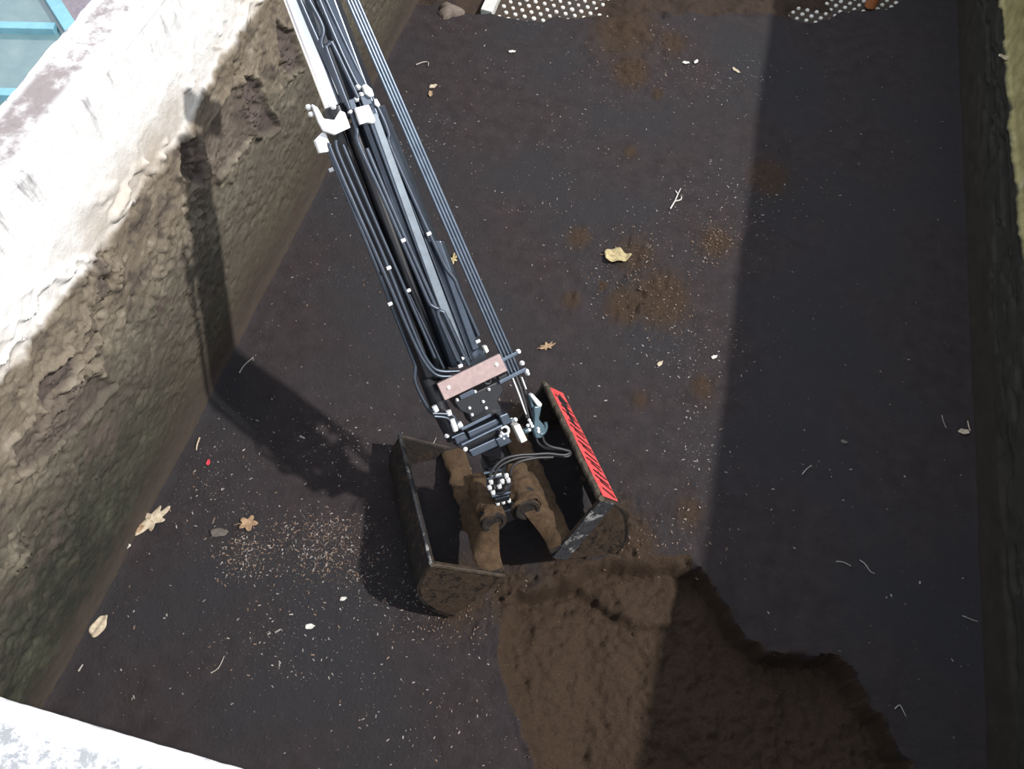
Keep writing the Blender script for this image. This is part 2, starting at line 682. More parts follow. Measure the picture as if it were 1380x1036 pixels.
hole_px = [(694, 802), (740, 786), (792, 757), (850, 752), (922, 750), (946, 768), (974, 810), (1000, 858), (1035, 880),
           (1080, 882), (1130, 888), (1160, 925), (1190, 975), (1232, 1045), (1280, 1130), (760, 1130), (722, 1036), (705, 990),
           (685, 930), (675, 880), (680, 850)]
hole = [P(*q)[:2] for q in hole_px]
wx = fbm(GX * 9, GY * 9, 4, 3) * 0.035
wy = fbm(GX * 9, GY * 9, 4, 8) * 0.035
sd = poly_sdf(GX + wx, GY + wy, hole)
# the grab's side of the hole is a slope, the right-hand and left edges break as small cliffs
soft = sstep(0.55, 0.05, GX) * sstep(1.15, 1.5, GY) + sstep(1.45, 1.65, GY) * sstep(0.95, 0.7, GX)
soft = np.clip(soft, 0, 1)
left = sstep(0.55, 0.2, GX) * sstep(1.3, 1.0, GY)
wdt = 0.03 + 0.30 * soft + 0.05 * left
dep = sstep(0.0, 1.0, -sd / wdt)
depth = 0.20 - 0.10 * left
step = P(840, 822)[:2]
ridge_y = step[1] + 0.05 * np.sin(GX * 7) + fbm(GX * 6, GY * 6, 3, 5) * 0.05
terr = 0.075 * sstep(0.0, 0.05, GY - ridge_y) * sstep(0.95, 0.85, GX) * sstep(-0.02, 0.12, -sd)
Zs = -dep * depth + dep * terr
Zs += dep * (fbm(GX * 5, GY * 5, 5, 21) * 0.045 + fbm(GX * 24, GY * 24, 4, 22, 0.6) * 0.019)
# thin raised broken crust lip around the hole
Zs += 0.018 * np.exp(-(sd - 0.012) ** 2 / 0.00025) * (1 - soft) * (0.6 + fbm(GX * 14, GY * 14, 3, 9))
flat = fbm(GX * 1.3, GY * 1.3, 3, 30) * 0.012 + fbm(GX * 18, GY * 18, 4, 31) * 0.0045
Zs += flat * (1 - dep)

brown = sstep(0.03, -0.02, sd + 0.015 * fbm(GX * 20, GY * 20, 3, 40)) * 1.0
patches = [(890, 402, 50, .62), (842, 412, 34, .6), (856, 345, 42, .46), (965, 326, 28, .55), (780, 320, 22, .55),
           (1035, 240, 38, .52), (770, 405, 18, .5), (812, 386, 9, .6), (886, 126, 12, .5), (850, 205, 12, .55),
           (946, 522, 24, .5), (928, 690, 28, .48), (862, 540, 18, .45), (830, 700, 40, .5), (850, 735, 45, .6),
           (760, 770, 55, .5), (620, 800, 50, .55), (690, 800, 50, .5), (850, 98, 30, .62), (905, 60, 26, .5), (700, 560, 25, .45)]
for (px, py, r, s) in patches:
    c = P(px, py)
    rr = r * np.linalg.norm(c - CAM) / F
    d = np.hypot((GX - c[0]), (GY - c[1]) * 0.8) / rr
    g = np.exp(-(d ** 2) * 1.1) * s
    brown = np.maximum(brown, g * 1.55)
    Zs += np.exp(-(d ** 2) * 1.3) * 0.012 * (1 + fbm(GX * 30, GY * 30, 3, 50) * 2.0) * (1 - dep)

# far end: the crust breaks off over a perforated walkway
fx = [P(x, y)[0] for x, y in [(540, 8), (600, 12), (645, 20), (700, 24), (770, 25), (800, 26), (905, 26), (1000, 24), (1080, 28), (1110, 22), (1180, 15), (1215, 5), (1290, -20)]]
fy = [P(x, y)[1] for x, y in [(540, 8), (600, 12), (645, 20), (700, 24), (770, 25), (800, 26), (905, 26), (1000, 24), (1080, 28), (1110, 22), (1180, 15), (1215, 5), (1290, -20)]]
edge = np.interp(GX, fx, fy) + fbm(GX * 7, GY * 0 + 3, 3, 60) * 0.06
past = GY - edge
m1 = P(835, 10)
m2 = P(980, 5)
spill = np.exp(-(((GX - m1[0]) / 0.30) ** 2)) * 0.10 + np.exp(-(((GX - m2[0] - 0.12) / 0.93) ** 6)) * 0.13 * (1 - 0.45 * sstep(0.10, 0.45, past) * sstep(0.35, -0.05, GX)) \
    + np.exp(-(((GX + 2.05) / 0.36) ** 2)) * 0.17
spill = spill + fbm(GX * 5, GY * 5, 4, 61) * 0.05
drop = sstep(0.0, 0.05, past)
Zs = Zs * (1 - drop) + drop * (-0.125 + spill)
brown = np.maximum(brown, drop * 0.62)
# fan of crumbs pulled forward from the middle of the walkway
fan = P(842, 45)
df = np.hypot((GX - fan[0]) / 0.42, (GY - fan[1]) / 0.55)
brown = np.maximum(brown, np.exp(-df ** 2 * 1.1) * 0.85)
Zs += np.exp(-df ** 2) * (0.035 + fbm(GX * 11, GY * 11, 4, 70) * 0.035)
# deep black gap at the right end of the spill
gp = P(1082, 19)
dg = np.hypot((GX - gp[0]) / 0.17, (GY - gp[1] - 0.05) / 0.12)
Zs -= np.exp(-dg ** 2 * 1.2) * 0.16

# peat stuck against the foot of the walls
footL = np.exp(-((GX - XL) / 0.035) ** 2)
footR = np.exp(-((GX - XR) / 0.03) ** 2)
Zs += 0.02 * footL
Zs += 0.01 * footR
V = np.stack([GX.ravel(), GY.ravel(), Zs.ravel()], -1)
floor = grid_mesh('floor', V, len(gx), len(gy), M['peat'], {'brown': brown.ravel()})
tag(floor, 'dark crusted peat filling the concrete pit with a brown scooped hollow', 'peat floor', kind='structure')


def floor_z(x, y):
    i = int(np.clip(np.searchsorted(gx, x), 1, len(gx) - 1))
    j = int(np.clip(np.searchsorted(gy, y), 1, len(gy) - 1))
    return float(max(Zs[i - 1, j - 1], Zs[i, j - 1], Zs[i - 1, j], Zs[i, j]))


# ---------------------------------------------------------------- left wall
wy_ = np.arange(-0.45, 9.0, 0.0115)
wz_ = np.concatenate([np.arange(-0.25, 0.0, 0.05), np.arange(0.0, ZT - 0.02, 0.0095)])
WY, WZ = np.meshgrid(wy_, wz_, indexing='ij')
lz = 1.60 + fbm(WY * 1.6, WY * 0, 3, 80) * 0.06 + fbm(WY * 9, WZ * 9, 3, 81) * 0.02
crust = sstep(lz + 0.03, lz - 0.012, WZ + fbm(WY * 20, WZ * 20, 3, 186) * 0.02)
spots = [((335, 140), .16, .30, 1), ((262, 220), .16, .26, 1), ((262, 285), .20, .16, .8), ((110, 470), .26, .24, 1), ((180, 430), .25, .2, .8),
         ((30, 735), .25, .14, .9), ((385, 85), .14, .18, .7), ((140, 370), .22, .18, .9), ((60, 560), .3, .2, .8), ((215, 350), .3, .22, .6)]
rough = np.full(WY.shape, 0.30)
for (q, ry, rz, s) in spots:
    c = PX(q[0], q[1], XL)
    rough = np.maximum(rough, s * np.exp(-(((WY - c[1]) / ry) ** 2 + ((WZ - c[2]) / rz) ** 2)))
rough *= sstep(0.10, 0.55, WZ)
qx = WY * 4.2 + fbm(WY * 5, WZ * 5, 3, 82) * 0.9
qz = WZ * 4.2 + fbm(WY * 5, WZ * 5, 3, 83) * 0.9
n = fbm(qx, qz, 4, 84)
t1 = (n * 3.2) - np.floor(n * 3.2)
flake = np.floor(n * 3.2) / 3.2 + sstep(0.0, 0.18, t1) / 3.2
n2 = fbm(qx * 2.6 + 5, qz * 1.5, 3, 85)
crack = np.exp(-(n2 / 0.05) ** 2)
mask = sstep(0.0, 0.35, fbm(WY * 2.4, WZ * 2.4, 3, 86) + 0.15 + rough * 0.7)
nf = fbm(qx * 2.7 + 9, qz * 3.1, 4, 184)
t3 = (nf * 3.0) - np.floor(nf * 3.0)
flake2 = np.floor(nf * 3.0) / 3.0 + sstep(0.0, 0.25, t3) / 3.0
pit = np.maximum(0, fbm(WY * 26, WZ * 26, 2, 185) - 0.32)
relief = crust * (0.016 + 0.006 * fbm(WY * 3, WZ * 3, 3, 87) + rough * mask * (0.034 * flake + 0.032 * flake2 + 0.014) - 0.022 * crack * rough * mask
                  + 0.006 * fbm(WY * 24, WZ * 24, 4, 88, 0.65) * (0.35 + rough) - 0.09 * pit * rough)
relief += 0.010 * np.exp(-((WZ - (lz - 0.03)) / 0.016) ** 2) * np.clip(0.3 + 1.3 * fbm(WY * 6, WZ * 6, 4, 89), 0, 1.2)
relief += (1 - crust) * (0.003 * fbm(WY * 14, WZ * 14, 3, 90))
relief += (1 - crust) * np.exp(-((WZ - lz) / 0.16) ** 2) * np.maximum(0, fbm(qx * 2, qz * 2, 4, 91) - 0.1) * 0.05
# bare patches, curled crust edges; one paints in the arm shadow's upper end
scar_shadow = np.zeros(WY.shape)
scar_shadow_polys = [[(322, 106), (340, 104), (349, 128), (358, 150), (372, 172), (352, 184), (335, 176), (330, 150)],
         [(240, 196), (252, 185), (262, 215), (266, 247), (246, 243), (236, 232)],  # upper end of the arm's shadow, coloured into the crust
         [(264, 200), (300, 130), (325, 112), (334, 186), (300, 225), (276, 250)],
         [(46, 540), (52, 512), (88, 474), (95, 480), (90, 508), (60, 545)],
         [(368, 30), (392, 40), (402, 92), (385, 100), (372, 76)],
         [(10, 600), (60, 540), (120, 500), (150, 520), (90, 580), (20, 640)]]
for i, pl in enumerate(scar_shadow_polys):
    pw = [PX(a, b, XL)[1:] for a, b in pl]
    s_ = poly_sdf(WY + fbm(WY * 9, WZ * 9, 4, 92) * 0.02, WZ + fbm(WY * 9, WZ * 9, 4, 93) * 0.02, pw)
    k = 0.9 if i in (0, 1, 3, 4) else 0.55
    inn = sstep(0.012, -0.012, s_)
    scar_shadow = np.maximum(scar_shadow, inn * k)
    relief -= inn * 0.024 * k * crust
    relief += np.exp(-((s_ - 0.02) / 0.014) ** 2) * (0.014 + 0.026 * np.maximum(0, fbm(WY * 8, WZ * 8, 3, 94 + i))) * crust * k
relief = np.maximum(relief, -0.01)
relief += 0.012 * np.exp(-(WZ / 0.05) ** 2)
V = np.stack([XL + relief.ravel(), WY.ravel(), WZ.ravel()], -1)
nu, nv = WY.shape
# rounded, chipped top and the outer face
ys = wy_
topx = [0.0, -0.018, -0.05, -0.10, -0.16, -0.22, -0.27, -0.295, -0.303, -0.303]
topz = [-0.018, -0.004, 0.0, 0.002, 0.001, 0.002, 0.0, -0.006, -0.02, -1.9]
TX = np.array(topx)[None, :] + XL + fbm(ys[:, None] * 6, np.array(topx)[None, :] * 8, 3, 95) * 0.006
TZ = np.array(topz)[None, :] + ZT + fbm(ys[:, None] * 11, np.array(topx)[None, :] * 16, 4, 96) * 0.006
V3 = V.reshape(nu, nv, 3)
T3 = np.stack([TX, np.repeat(ys[:, None], len(topx), 1), TZ], -1)
V3 = np.concatenate([V3, T3], 1)
z0 = np.zeros((nu, len(topx)))
wall_left = grid_mesh('wall_left', V3.reshape(-1, 3), nu, nv + len(topx), M['wall_left'],
                      {'crust': np.concatenate([crust, z0], 1), 'scar_shadow': np.concatenate([scar_shadow, z0], 1)})
tag(wall_left, 'sunlit left concrete wall, white above and coated with flaking peat crust below', 'wall', kind='structure')

# ---------------------------------------------------------------- right wall
ry_ = np.arange(-0.45, 9.0, 0.022)
rz_ = np.concatenate([np.arange(-0.25, 0.0, 0.05), np.arange(0.0, 0.9, 0.0125), np.arange(0.9, ZT - 0.02, 0.03)])
RY, RZ = np.meshgrid(ry_, rz_, indexing='ij')
lzr = 0.63 + fbm(RY * 2.2, RY * 0, 3, 100) * 0.03 + fbm(RY * 12, RZ * 12, 3, 101) * 0.015
cr = sstep(lzr + 0.012, lzr - 0.012, RZ)
rel = cr * (0.02 + 0.006 * fbm(RY * 5, RZ * 9, 4, 102)) + 0.02 * np.exp(-((RZ - lzr) / 0.02) ** 2) * (0.5 + fbm(RY * 9, RZ * 9, 3, 103))
gro = fbm(RY * 2.6, RZ * 14, 4, 104)
rel -= cr * sstep(0.12, 0.3, gro) * 0.018 * sstep(0.2, 0.35, RZ)
rel += (1 - cr) * 0.006 * fbm(RY * 16, RZ * 16, 3, 105)
lean = -0.017 * (RY - 4.3) * np.clip(RZ / ZT, 0, 1) ** 2
V3 = np.stack([XR - rel + lean * sstep(0.7, 1.2, RZ), RY, RZ], -1)
ys = ry_
topx = [0.0, 0.018, 0.05, 0.15, 0.26, 0.30, 0.30]
topz = [-0.018, -0.004, 0.0, 0.0, 0.0, -0.015, -1.9]
T3 = np.stack([np.array(topx)[None, :] + XR - 0.017 * (ys[:, None] - 4.3), np.repeat(ys[:, None], len(topx), 1),
               np.repeat(np.array(topz)[None, :] + ZT, len(ys), 0)], -1)
V3 = np.concatenate([V3, T3], 1)[:, ::-1]
nu, nv = V3.shape[:2]
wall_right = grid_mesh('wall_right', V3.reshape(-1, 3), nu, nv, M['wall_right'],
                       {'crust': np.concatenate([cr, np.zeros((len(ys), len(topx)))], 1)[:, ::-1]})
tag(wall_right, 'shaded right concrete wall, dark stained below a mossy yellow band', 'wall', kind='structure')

# ---------------------------------------------------------------- near parapet, back wall, outside ground
px_ = np.arange(-3.2, 3.2, 0.015)
prof = [(-0.20, -2.3), (-0.20, -0.12), (-0.052, -0.03), (-0.056, -0.006), (-0.07, 0.0), (-0.12, 0.002), (-0.2, 0.0), (-0.3, 0.002), (-0.40, 0.0), (-0.41, -0.02), (-0.41, -2.0)]
A = np.zeros((len(px_), len(prof), 3))
for j, (yy, zz) in enumerate(prof):
    A[:, j, 0] = px_
    A[:, j, 1] = yy + 0.010 * (px_ + 1.0) + (fbm(px_ * 22, np.full(px_.shape, j * 0.3), 4, 110) * 0.0022 if j > 1 else 0)
    A[:, j, 2] = zz + ZT + 0.004 + (fbm(px_ * 14, np.full(px_.shape, j * 0.7), 3, 111) * 0.0015 if j > 1 else 0)
wf = grid_mesh('wall_front', A.reshape(-1, 3), len(px_), len(prof), M['parapet'])
tag(wf, 'white sunlit concrete parapet crossing the bottom left corner', 'parapet', kind='structure')

b = MB()
b.box((0.177, 9.15, 0.95), (3.0, 0, 0), (0, 0.15, 0), (0, 0, 1.2))
tag(b.build('wall_back', M['backwall'], smooth=False), 'grey concrete end wall beyond the walkway', 'wall', kind='structure')
b = MB()
b.box((0, 3, -0.40), (30, 0, 0), (0, 30, 0), (0, 0, 0.05))
tag(b.build('ground', M['asphalt'], smooth=False), 'purple grey paved ground outside the left wall', 'ground', kind='structure')

# ---------------------------------------------------------------- blue glazed frame outside the left wall
HB = 0.55
g0 = empty('cold_frame', P(40, 20, 0) * np.array([1, 1, 0]) + np.array([0, 0, -0.35]))
tag(g0, 'blue framed teal glass cover outside the left wall at the top left corner', 'glass frame')
k0 = P(96, 40, HB)
k1 = P(67, -6, HB)
k1 = k0 + (k1 - k0) * 3.2
dirr = P(0, 38, HB) - P(85, 40, HB)
dirr /= np.linalg.norm(dirr)
q0 = P(85, 40, HB)
far = k1
lx = 2.6
b = MB()
dirn = (k0 - k1) / np.linalg.norm(k0 - k1)
cA = far + np.array([0, 0, -0.03])
cB = far + dirr * lx + np.array([0, 0, -0.03])
cC = k0 + dirn * 1.3 + dirr * lx + np.array([0, 0, -0.03])
cD = k0 + dirn * 1.3 + np.array([0, 0, -0.03])
b.prism([cA, cB, cC, cD], (0, 0, 0.012))
b.build('glass_pane', M['glass'], g0)
side_dir = np.cross(np.array([0, 0, 1.0]), dirn)
if np.dot(side_dir, dirr) > 0:
    side_dir = -side_dir


def bar(mb, p, q, w, h):
    p = np.array(p)
    q = np.array(q)
    d = (q - p)
    L = np.linalg.norm(d)
    d = d / L
    sdv = np.cross(d, np.array([0, 0, 1.0]))
    mb.box((p + q) / 2, d * L / 2, sdv * w / 2, np.array([0, 0, h / 2]))


b = MB()
bar(b, q0 + dirr * 0.05, q0 + dirr * lx, 0.075, 0.07)
b.build('glazing_bar', M['blueframe'], g0, bevel=0.006)
b = MB()
bar(b, P(0, 128, HB) - dirr * 1.0, P(0, 128, HB) + dirr * 1.2, 0.075, 0.07)
b.build('glazing_bar', M['blueframe'], g0, bevel=0.006)
b = MB()
bar(b, far + side_dir * -0.0, cD + side_dir * 0.0 + np.array([0, 0, 0.03]), 0.10, 0.13)
b.build('side_rail', M['blueframe'], g0, bevel=0.006)
b = MB()
zz = np.array([0, 0, HB + 0.32])
inset = (cA + cB + cC + cD) / 4
poly = [inset + (p - inset) * 0.97 - np.array([0, 0, HB + 0.30]) for p in (cA, cB, cC, cD)]
b.prism(poly, (0, 0, HB + 0.28 - 0.06))
b.build('base_box', M['bluebox'], g0)

# ---------------------------------------------------------------- perforated walkway at the far end
wz = -0.055
gl = P(655, 18)
wk = empty('walkway', (0.1, 7.2, wz))
tag(wk, 'peat smeared anti-slip metal walkway with bright studs at the top edge', 'walkway')
b = MB()
x0, x1 = gl[0] + 0.06, 2.15
b.box(((x0 + x1) / 2, gl[1] + 1.16, wz - 0.02), ((x1 - x0) / 2, 0, 0), (0, 1.15, 0), (0, 0, 0.02))
# round studs, one surface pattern of the plate
sp = 0.088
row = 0
yy = gl[1] + 0.06
while yy < 8.2:
    xx = x0 + 0.05 + (sp / 2 if row % 2 else 0)
    while xx < x1 - 0.03:
        jr = 0.0165 + 0.004 * float(vnoise(xx * 9, yy * 9, 120))
        c = np.array([xx, yy, wz])
        b.lathe(c - np.array([0, 0, 0.002]), c + np.array([0, 0, 0.014]), [(0, jr * 1.25), (0.5, jr * 1.2), (0.9, jr), (1.0, jr * 0.6)], 10, mi=1)
        xx += sp
    yy += sp * 0.92
    row += 1
b.build('tread_plate', [M['grate'], M['stud']], wk)
b = MB()
b.box((gl[0], gl[1] + 1.16, wz + 0.03), (0.055, 0, 0), (0, 1.15, 0), (0, 0, 0.05))
b.build('side_rail', M['rail'], wk, bevel=0.006)

b = MB()
pp = P(1175, 4)
pp = np.array([pp[0], pp[1], wz + 0.017])
b.lathe(pp, pp + np.array([0, 0.02, 0.12]), [(0, 0.055), (0.85, 0.055), (0.86, 0.062), (1.0, 0.06), (1.0, 0.035), (0.7, 0.033)], 18)
tag(b.build('pipe_stub', M['rust'], None, loc=pp), 'rusty orange pipe stub at the right end of the walkway', 'pipe')

# ---------------------------------------------------------------- crane arm
T = np.array([-0.308, 1.436, 0.957])
TOP = np.array([-1.411, 2.614, 2.490])
av = (TOP - T) / np.linalg.norm(TOP - T)
bv = np.cross(av, np.array([0, 0, 1.0]))
bv /= np.linalg.norm(bv)
if bv[0] < 0:
    bv = -bv
cv = np.cross(bv, av)
if cv[2] < 0:
    cv = -cv


def AP(px, py, c=0.0):                    # pixel -> point on the arm's own plane, c metres in front of its axis
    r = ray(px, py)
    t = (np.dot(T - CAM, cv) + c) / np.dot(r, cv)
    return CAM + r * t


arm = empty('crane_arm', T)
tag(arm, 'long slate black telescopic crane arm with pipes and chrome rod holding the grab', 'crane arm')


def line_ext(p, q, k):
    """extend the line p->q backwards past p by k metres"""
    d = (p - q) / np.linalg.norm(p - q)
    return p + d * k


def hexbeam(l0, r0, l1, r1, prof, ext=0.0, name='boom_section', mat='boom', bevel=0.004):
    """beam between two pixel cross-lines: left/right pixel at the top, left/right at the bottom;
    prof: list of (fraction across, c)"""
    L0, R0, L1, R1 = AP(*l0), AP(*r0), AP(*l1), AP(*r1)
    if ext:
        L0, R0 = line_ext(L0, L1, ext), line_ext(R0, R1, ext)
    mb = MB()
    n = len(prof)
    vs = [L0 + (R0 - L0) * f + cv * c for f, c in prof] + [L1 + (R1 - L1) * f + cv * c for f, c in prof]
    fs = [tuple(range(n)), tuple(range(2 * n - 1, n - 1, -1))]
    for i in range(n):
        j = (i + 1) % n
        fs.append((i, i + n, j + n, j))
    mb.add(vs, fs)
    o = mb.build(name, M[mat], arm, bevel=bevel, smooth=False)
    return o


def perp(px, py, off):
    """pixel moved across the arm by off px (to the right)"""
    return (px + off * 0.925, py - off * 0.38)


HEX = [(0.0, -0.02), (0.22, 0.055), (0.62, 0.07), (1.0, 0.01), (0.92, -0.12), (0.12, -0.12)]
# left edge reference line of the arm: (400,56) -> (556,480)
def LE(y):
    return (400 + (y - 56) * 0.3679, y)


def at(y, off):
    q = LE(y)
    return perp(q[0], q[1], off)


EXT = 0.035
hexbeam(at(0, 36), at(0, 74), at(185, 36), at(185, 76), [(0, -0.05), (0.1, 0.0), (0.28, 0.045), (0.72, 0.055), (1.0, 0.0), (0.9, -0.1), (0.1, -0.1)], EXT)
hexbeam(at(172, 42), at(172, 83), at(512, 42), at(512, 92), [(0, -0.03), (0.04, 0.015), (0.18, 0.034), (0.21, 0.054), (0.48, 0.056), (0.49, 0.024), (0.54, 0.022), (0.55, 0.040), (0.97, 0.000), (1.0, -0.03), (0.95, -0.12), (0.05, -0.12)], 0)
hexbeam(at(178, 54), at(178, 65), at(500, 51), at(505, 66), [(0, 0.045), (0.1, 0.060), (0.9, 0.061), (1.0, 0.045)], 0, 'boom_face_strip', 'boom_pale', 0.003)  # thin paler strip laid along the boom's top face
# slim outer skin on the right flank, second telescopic stage
hexbeam(at(352, 75), at(362, 96), at(500, 73), at(500, 95), [(0.0, 0.0), (0.15, 0.04), (0.5, 0.046), (0.8, 0.03), (1.0, -0.02), (0.9, -0.1), (0.1, -0.1)], 0)
# extension cylinder barrel in the channel and its left side plate
mb = MB()
mb.tube([AP(*at(178, 30), -0.055), AP(*at(520, 30), -0.055)], 0.036, 20)
mb.build('cylinder_barrel', M['black'], arm)
hexbeam(at(178, 2), at(178, 20), at(548, 4), at(548, 22), [(0, -0.06), (0.2, -0.01), (0.8, 0.0), (1.0, -0.03), (1.0, -0.13), (0.0, -0.13)], 0, 'side_beam', 'black')
# chrome rod
mb = MB()
r0, r1 = AP(*at(0, 18), 0.0), AP(*at(152, 18), 0.0)
mb.tube([line_ext(r0, r1, EXT), r1], 0.046, 28)
mb.build('chrome_rod', M['chrome'], arm)
mb = MB()
r2 = AP(*at(171, 18), 0.0)
mb.lathe(AP(*at(150, 18), 0.0), r2, [(0, 0.05), (0.1, 0.056), (0.9, 0.056), (1, 0.05)], 24)
mb.build('rod_head', M['black'], arm)

# added unseen elbow and boom stub, aimed at the sun to cast little shadow
el = AP(*at(-20, 44), -0.20)
mb = MB()
mb.lathe(el - bv * 0.15, el + bv * 0.15, [(0, 0.05), (0.02, 0.068), (0.98, 0.068), (1.0, 0.05)], 28)
mb.build('added_elbow', M['black'], arm)
mb = MB()
bd = np.array([0.623, 0.0, 0.782])
mb.box(el + bd * 0.30, bd * 0.30, np.array([0, 1.0, 0]) * 0.07, np.cross(bd, np.array([0, 1.0, 0])) * 0.075)
mb.build('added_boom', M['boom'], arm, bevel=0.015, smooth=False)

# pipes along the arm
r_p = 0.0095


def pipe(pts, c=0.062, r=r_p, name='pipe', mat='hose', sm=4, ext=0.0):
    q = [AP(x, y, c) if not isinstance(c, (list, tuple)) else AP(x, y, cc) for (x, y), cc in zip(pts, c if isinstance(c, (list, tuple)) else [c] * len(pts))]
    if ext:
        q = [line_ext(q[0], q[1], ext)] + q
    m_ = MB()
    m_.tube(q, r, 10, sm)
    return m_.build(name, M[mat], arm)


pipe([(416.5, 0), (435.4, 37.7), (432.8, 58.4), (441, 76), (465.5, 131.9), (480.6, 175), (483, 193), (513, 259), (539.4, 319), (560, 366), (577, 405), (582, 412), (592, 417)], 0.075, ext=EXT)
pipe([(471, 147), (441.5, 70), (441, 62.5), (445, 59), (449.5, 62), (482.5, 132)], 0.085)
pipe([(404, 0), (425, 48), (468, 142)], 0.06, r=0.012, ext=EXT)
pipe([(430, 0), (462, 75), (488, 128)], 0.058, r=0.012, ext=EXT)
pipe([(439, 0), (470, 68), (492, 113), (514.5, 156), (524, 181), (526, 197), (560, 274), (588, 334.5), (601, 361), (613, 377), (619, 392), (645, 452)], 0.045, ext=EXT)
pipe([(452.7, 189), (456.5, 208), (488, 280), (521, 355), (562, 458), (579, 490), (593, 500), (619, 500)], 0.045)
pipe([(446, 195), (450, 212), (517, 366), (556.5, 458), (575, 492), (590, 506), (609, 507)], 0.05)
pipe([(444, 205), (480, 292), (507.5, 360), (555, 480), (560, 494), (560, 515), (574, 545), (583, 557)], 0.0)
pipe([(551, 396), (575, 446), (598, 496)], 0.0, r=0.008)
pipe([(632, 492), (622, 473), (601, 427), (596, 420), (591, 425), (617, 486)], 0.085)
pipe([(604, 430), (628, 482)], 0.07, r=0.007)
pipe([(494, 200), (528, 280), (570, 375), (622, 492)], 0.068, r=0.011)
pipe([(462, 195), (505, 296), (545, 388), (586, 482)], 0.02, r=0.009)

# four steel pipes running free to the right of the boom
for k, (xt, xm, xb) in enumerate([(468.2, 550.3, 673.2), (472.8, 555, 678.2), (477.4, 559.6, 683.2), (482, 564.2, 688.2)]):
    pipe([(xt, 0), (xm, 188.4), (xb, 473), (xb + 12, 503)], 0.02, r=0.0072, name='hose_pipe', mat='steel_pipe', sm=0, ext=EXT)


def plate(poly, c, th, name, mat, bevel=0.003, parent=None):
    m_ = MB()
    m_.prism([AP(x, y, c) for x, y in poly], cv * th)
    return m_.build(name, M[mat], parent or arm, bevel=bevel, smooth=False)


def bolt(px, py, c, r=0.009, h=0.014, mat='zinc', name='bolt', parent=None):
    p = AP(px, py, c)
    r *= 0.8
    m_ = MB()
    m_.lathe(p, p + cv * h, [(0, r * 1.25), (0.35, r * 1.25), (0.36, r), (0.85, r * 0.95), (1, r * 0.7)], 6)
    return m_.build(name, M[mat], parent or arm)


def block(p, q, w, d, c, name, mat, bevel=0.003):
    """bar lying on the arm plane from pixel p to pixel q, w px wide, d metres thick"""
    a, e = AP(*p, c), AP(*q, c)
    u = e - a
    L = np.linalg.norm(u)
    u /= L
    s_ = np.cross(cv, u)
    m_ = MB()
    m_.box((a + e) / 2, u * L / 2, s_ * w / 285.0 / 2, cv * d / 2)
    return m_.build(name, M[mat], arm, bevel=bevel, smooth=False)


# galvanised brackets and fittings at the upper joint
plate([(418.9, 141.2), (427, 146), (435, 160.8), (449.3, 162.8), (456.8, 150), (463.5, 152.7), (471, 173), (450, 182.7), (434.5, 177), (428.4, 166.2)], 0.06, 0.03, 'rod_bracket', 'zinc')
plate([(476.4, 146.6), (495.3, 142), (504.7, 163.5), (501.4, 167.6), (493.2, 166.2), (483.8, 169)], 0.085, 0.03, 'pipe_clamp', 'zinc')
plate([(422.3, 190), (432.4, 179.7), (437, 181), (444, 200), (440, 206), (429, 207.4)], 0.0, 0.05, 'end_stop', 'zinc')
plate([(486, 117), (491, 115), (499, 122), (502, 131), (497, 133), (490, 128)], 0.06, 0.04, 'pipe_clamp', 'zinc')
plate([(502, 135), (506, 134), (511, 143), (508, 146), (503, 142)], 0.04, 0.03, 'pipe_clamp', 'zinc')
for q in [(482.5, 118), (480, 134), (472, 151), (415.5, 144.6), (419, 154), (487, 128), (449, 144)]:
    bolt(q[0], q[1], 0.07 if q[0] > 440 else 0.05, 0.012, 0.018)
block((466, 144), (478, 140), 12, 0.04, 0.06, 'joint_block', 'boom')
block((486, 138), (498, 134), 12, 0.05, 0.055, 'joint_block', 'boom')
# small bright pipe clips down the arm
for (x, y, c) in [(446.5, 229, 0.0), (524, 361, 0.06), (543.5, 324, 0.088), (578, 315, 0.06), (526, 409.5, 0.03), (550.5, 391.5, 0.02), (644, 460, 0.06), (620.5, 493, 0.08), (625, 482, 0.085)]:
    a = AP(x - 2.6, y + 1.2, c)
    e = AP(x + 2.6, y - 1.2, c)
    m_ = MB()
    m_.tube([a, e], 0.0085, 8)
    m_.build('pipe_clip', M['zinc'], arm)
plate([(648.5, 466), (653, 464), (656.5, 472), (653, 475)], 0.05, 0.03, 'pipe_clamp', 'white_label')
# rounded nose of the second stage
plate([(624, 486), (640, 468), (650, 472), (655, 486), (640, 498)], 0.0, 0.03, 'boom_nose', 'boom')

# clamp frame of the free pipes
block((675, 485.5), (698, 474), 5, 0.03, 0.045, 'clamp_bar', 'steel_pipe')
block((672, 515), (708, 496.5), 5.5, 0.03, 0.045, 'clamp_bar', 'steel_pipe')
block((671, 511), (682, 505), 7, 0.04, 0.02, 'clamp_foot', 'black')
for q in [(698, 473.5), (703, 489), (709, 500)]:
    bolt(q[0], q[1], 0.05, 0.013, 0.02)
bolt(710.5, 503, 0.03, 0.011, 0.02)

# pink-brown mounting plate
pl = plate([(588, 516.5), (671.9, 476), (682.2, 498.6), (598.4, 538.7)], 0.085, 0.018, 'mounting_plate', 'pinkplate')
tag(pl, 'dull pink brown mounting plate')
bolt(604.4, 522, 0.103, 0.011, 0.008, 'white_label', parent=pl)
bolt(669, 491, 0.103, 0.011, 0.008, 'white_label', parent=pl)

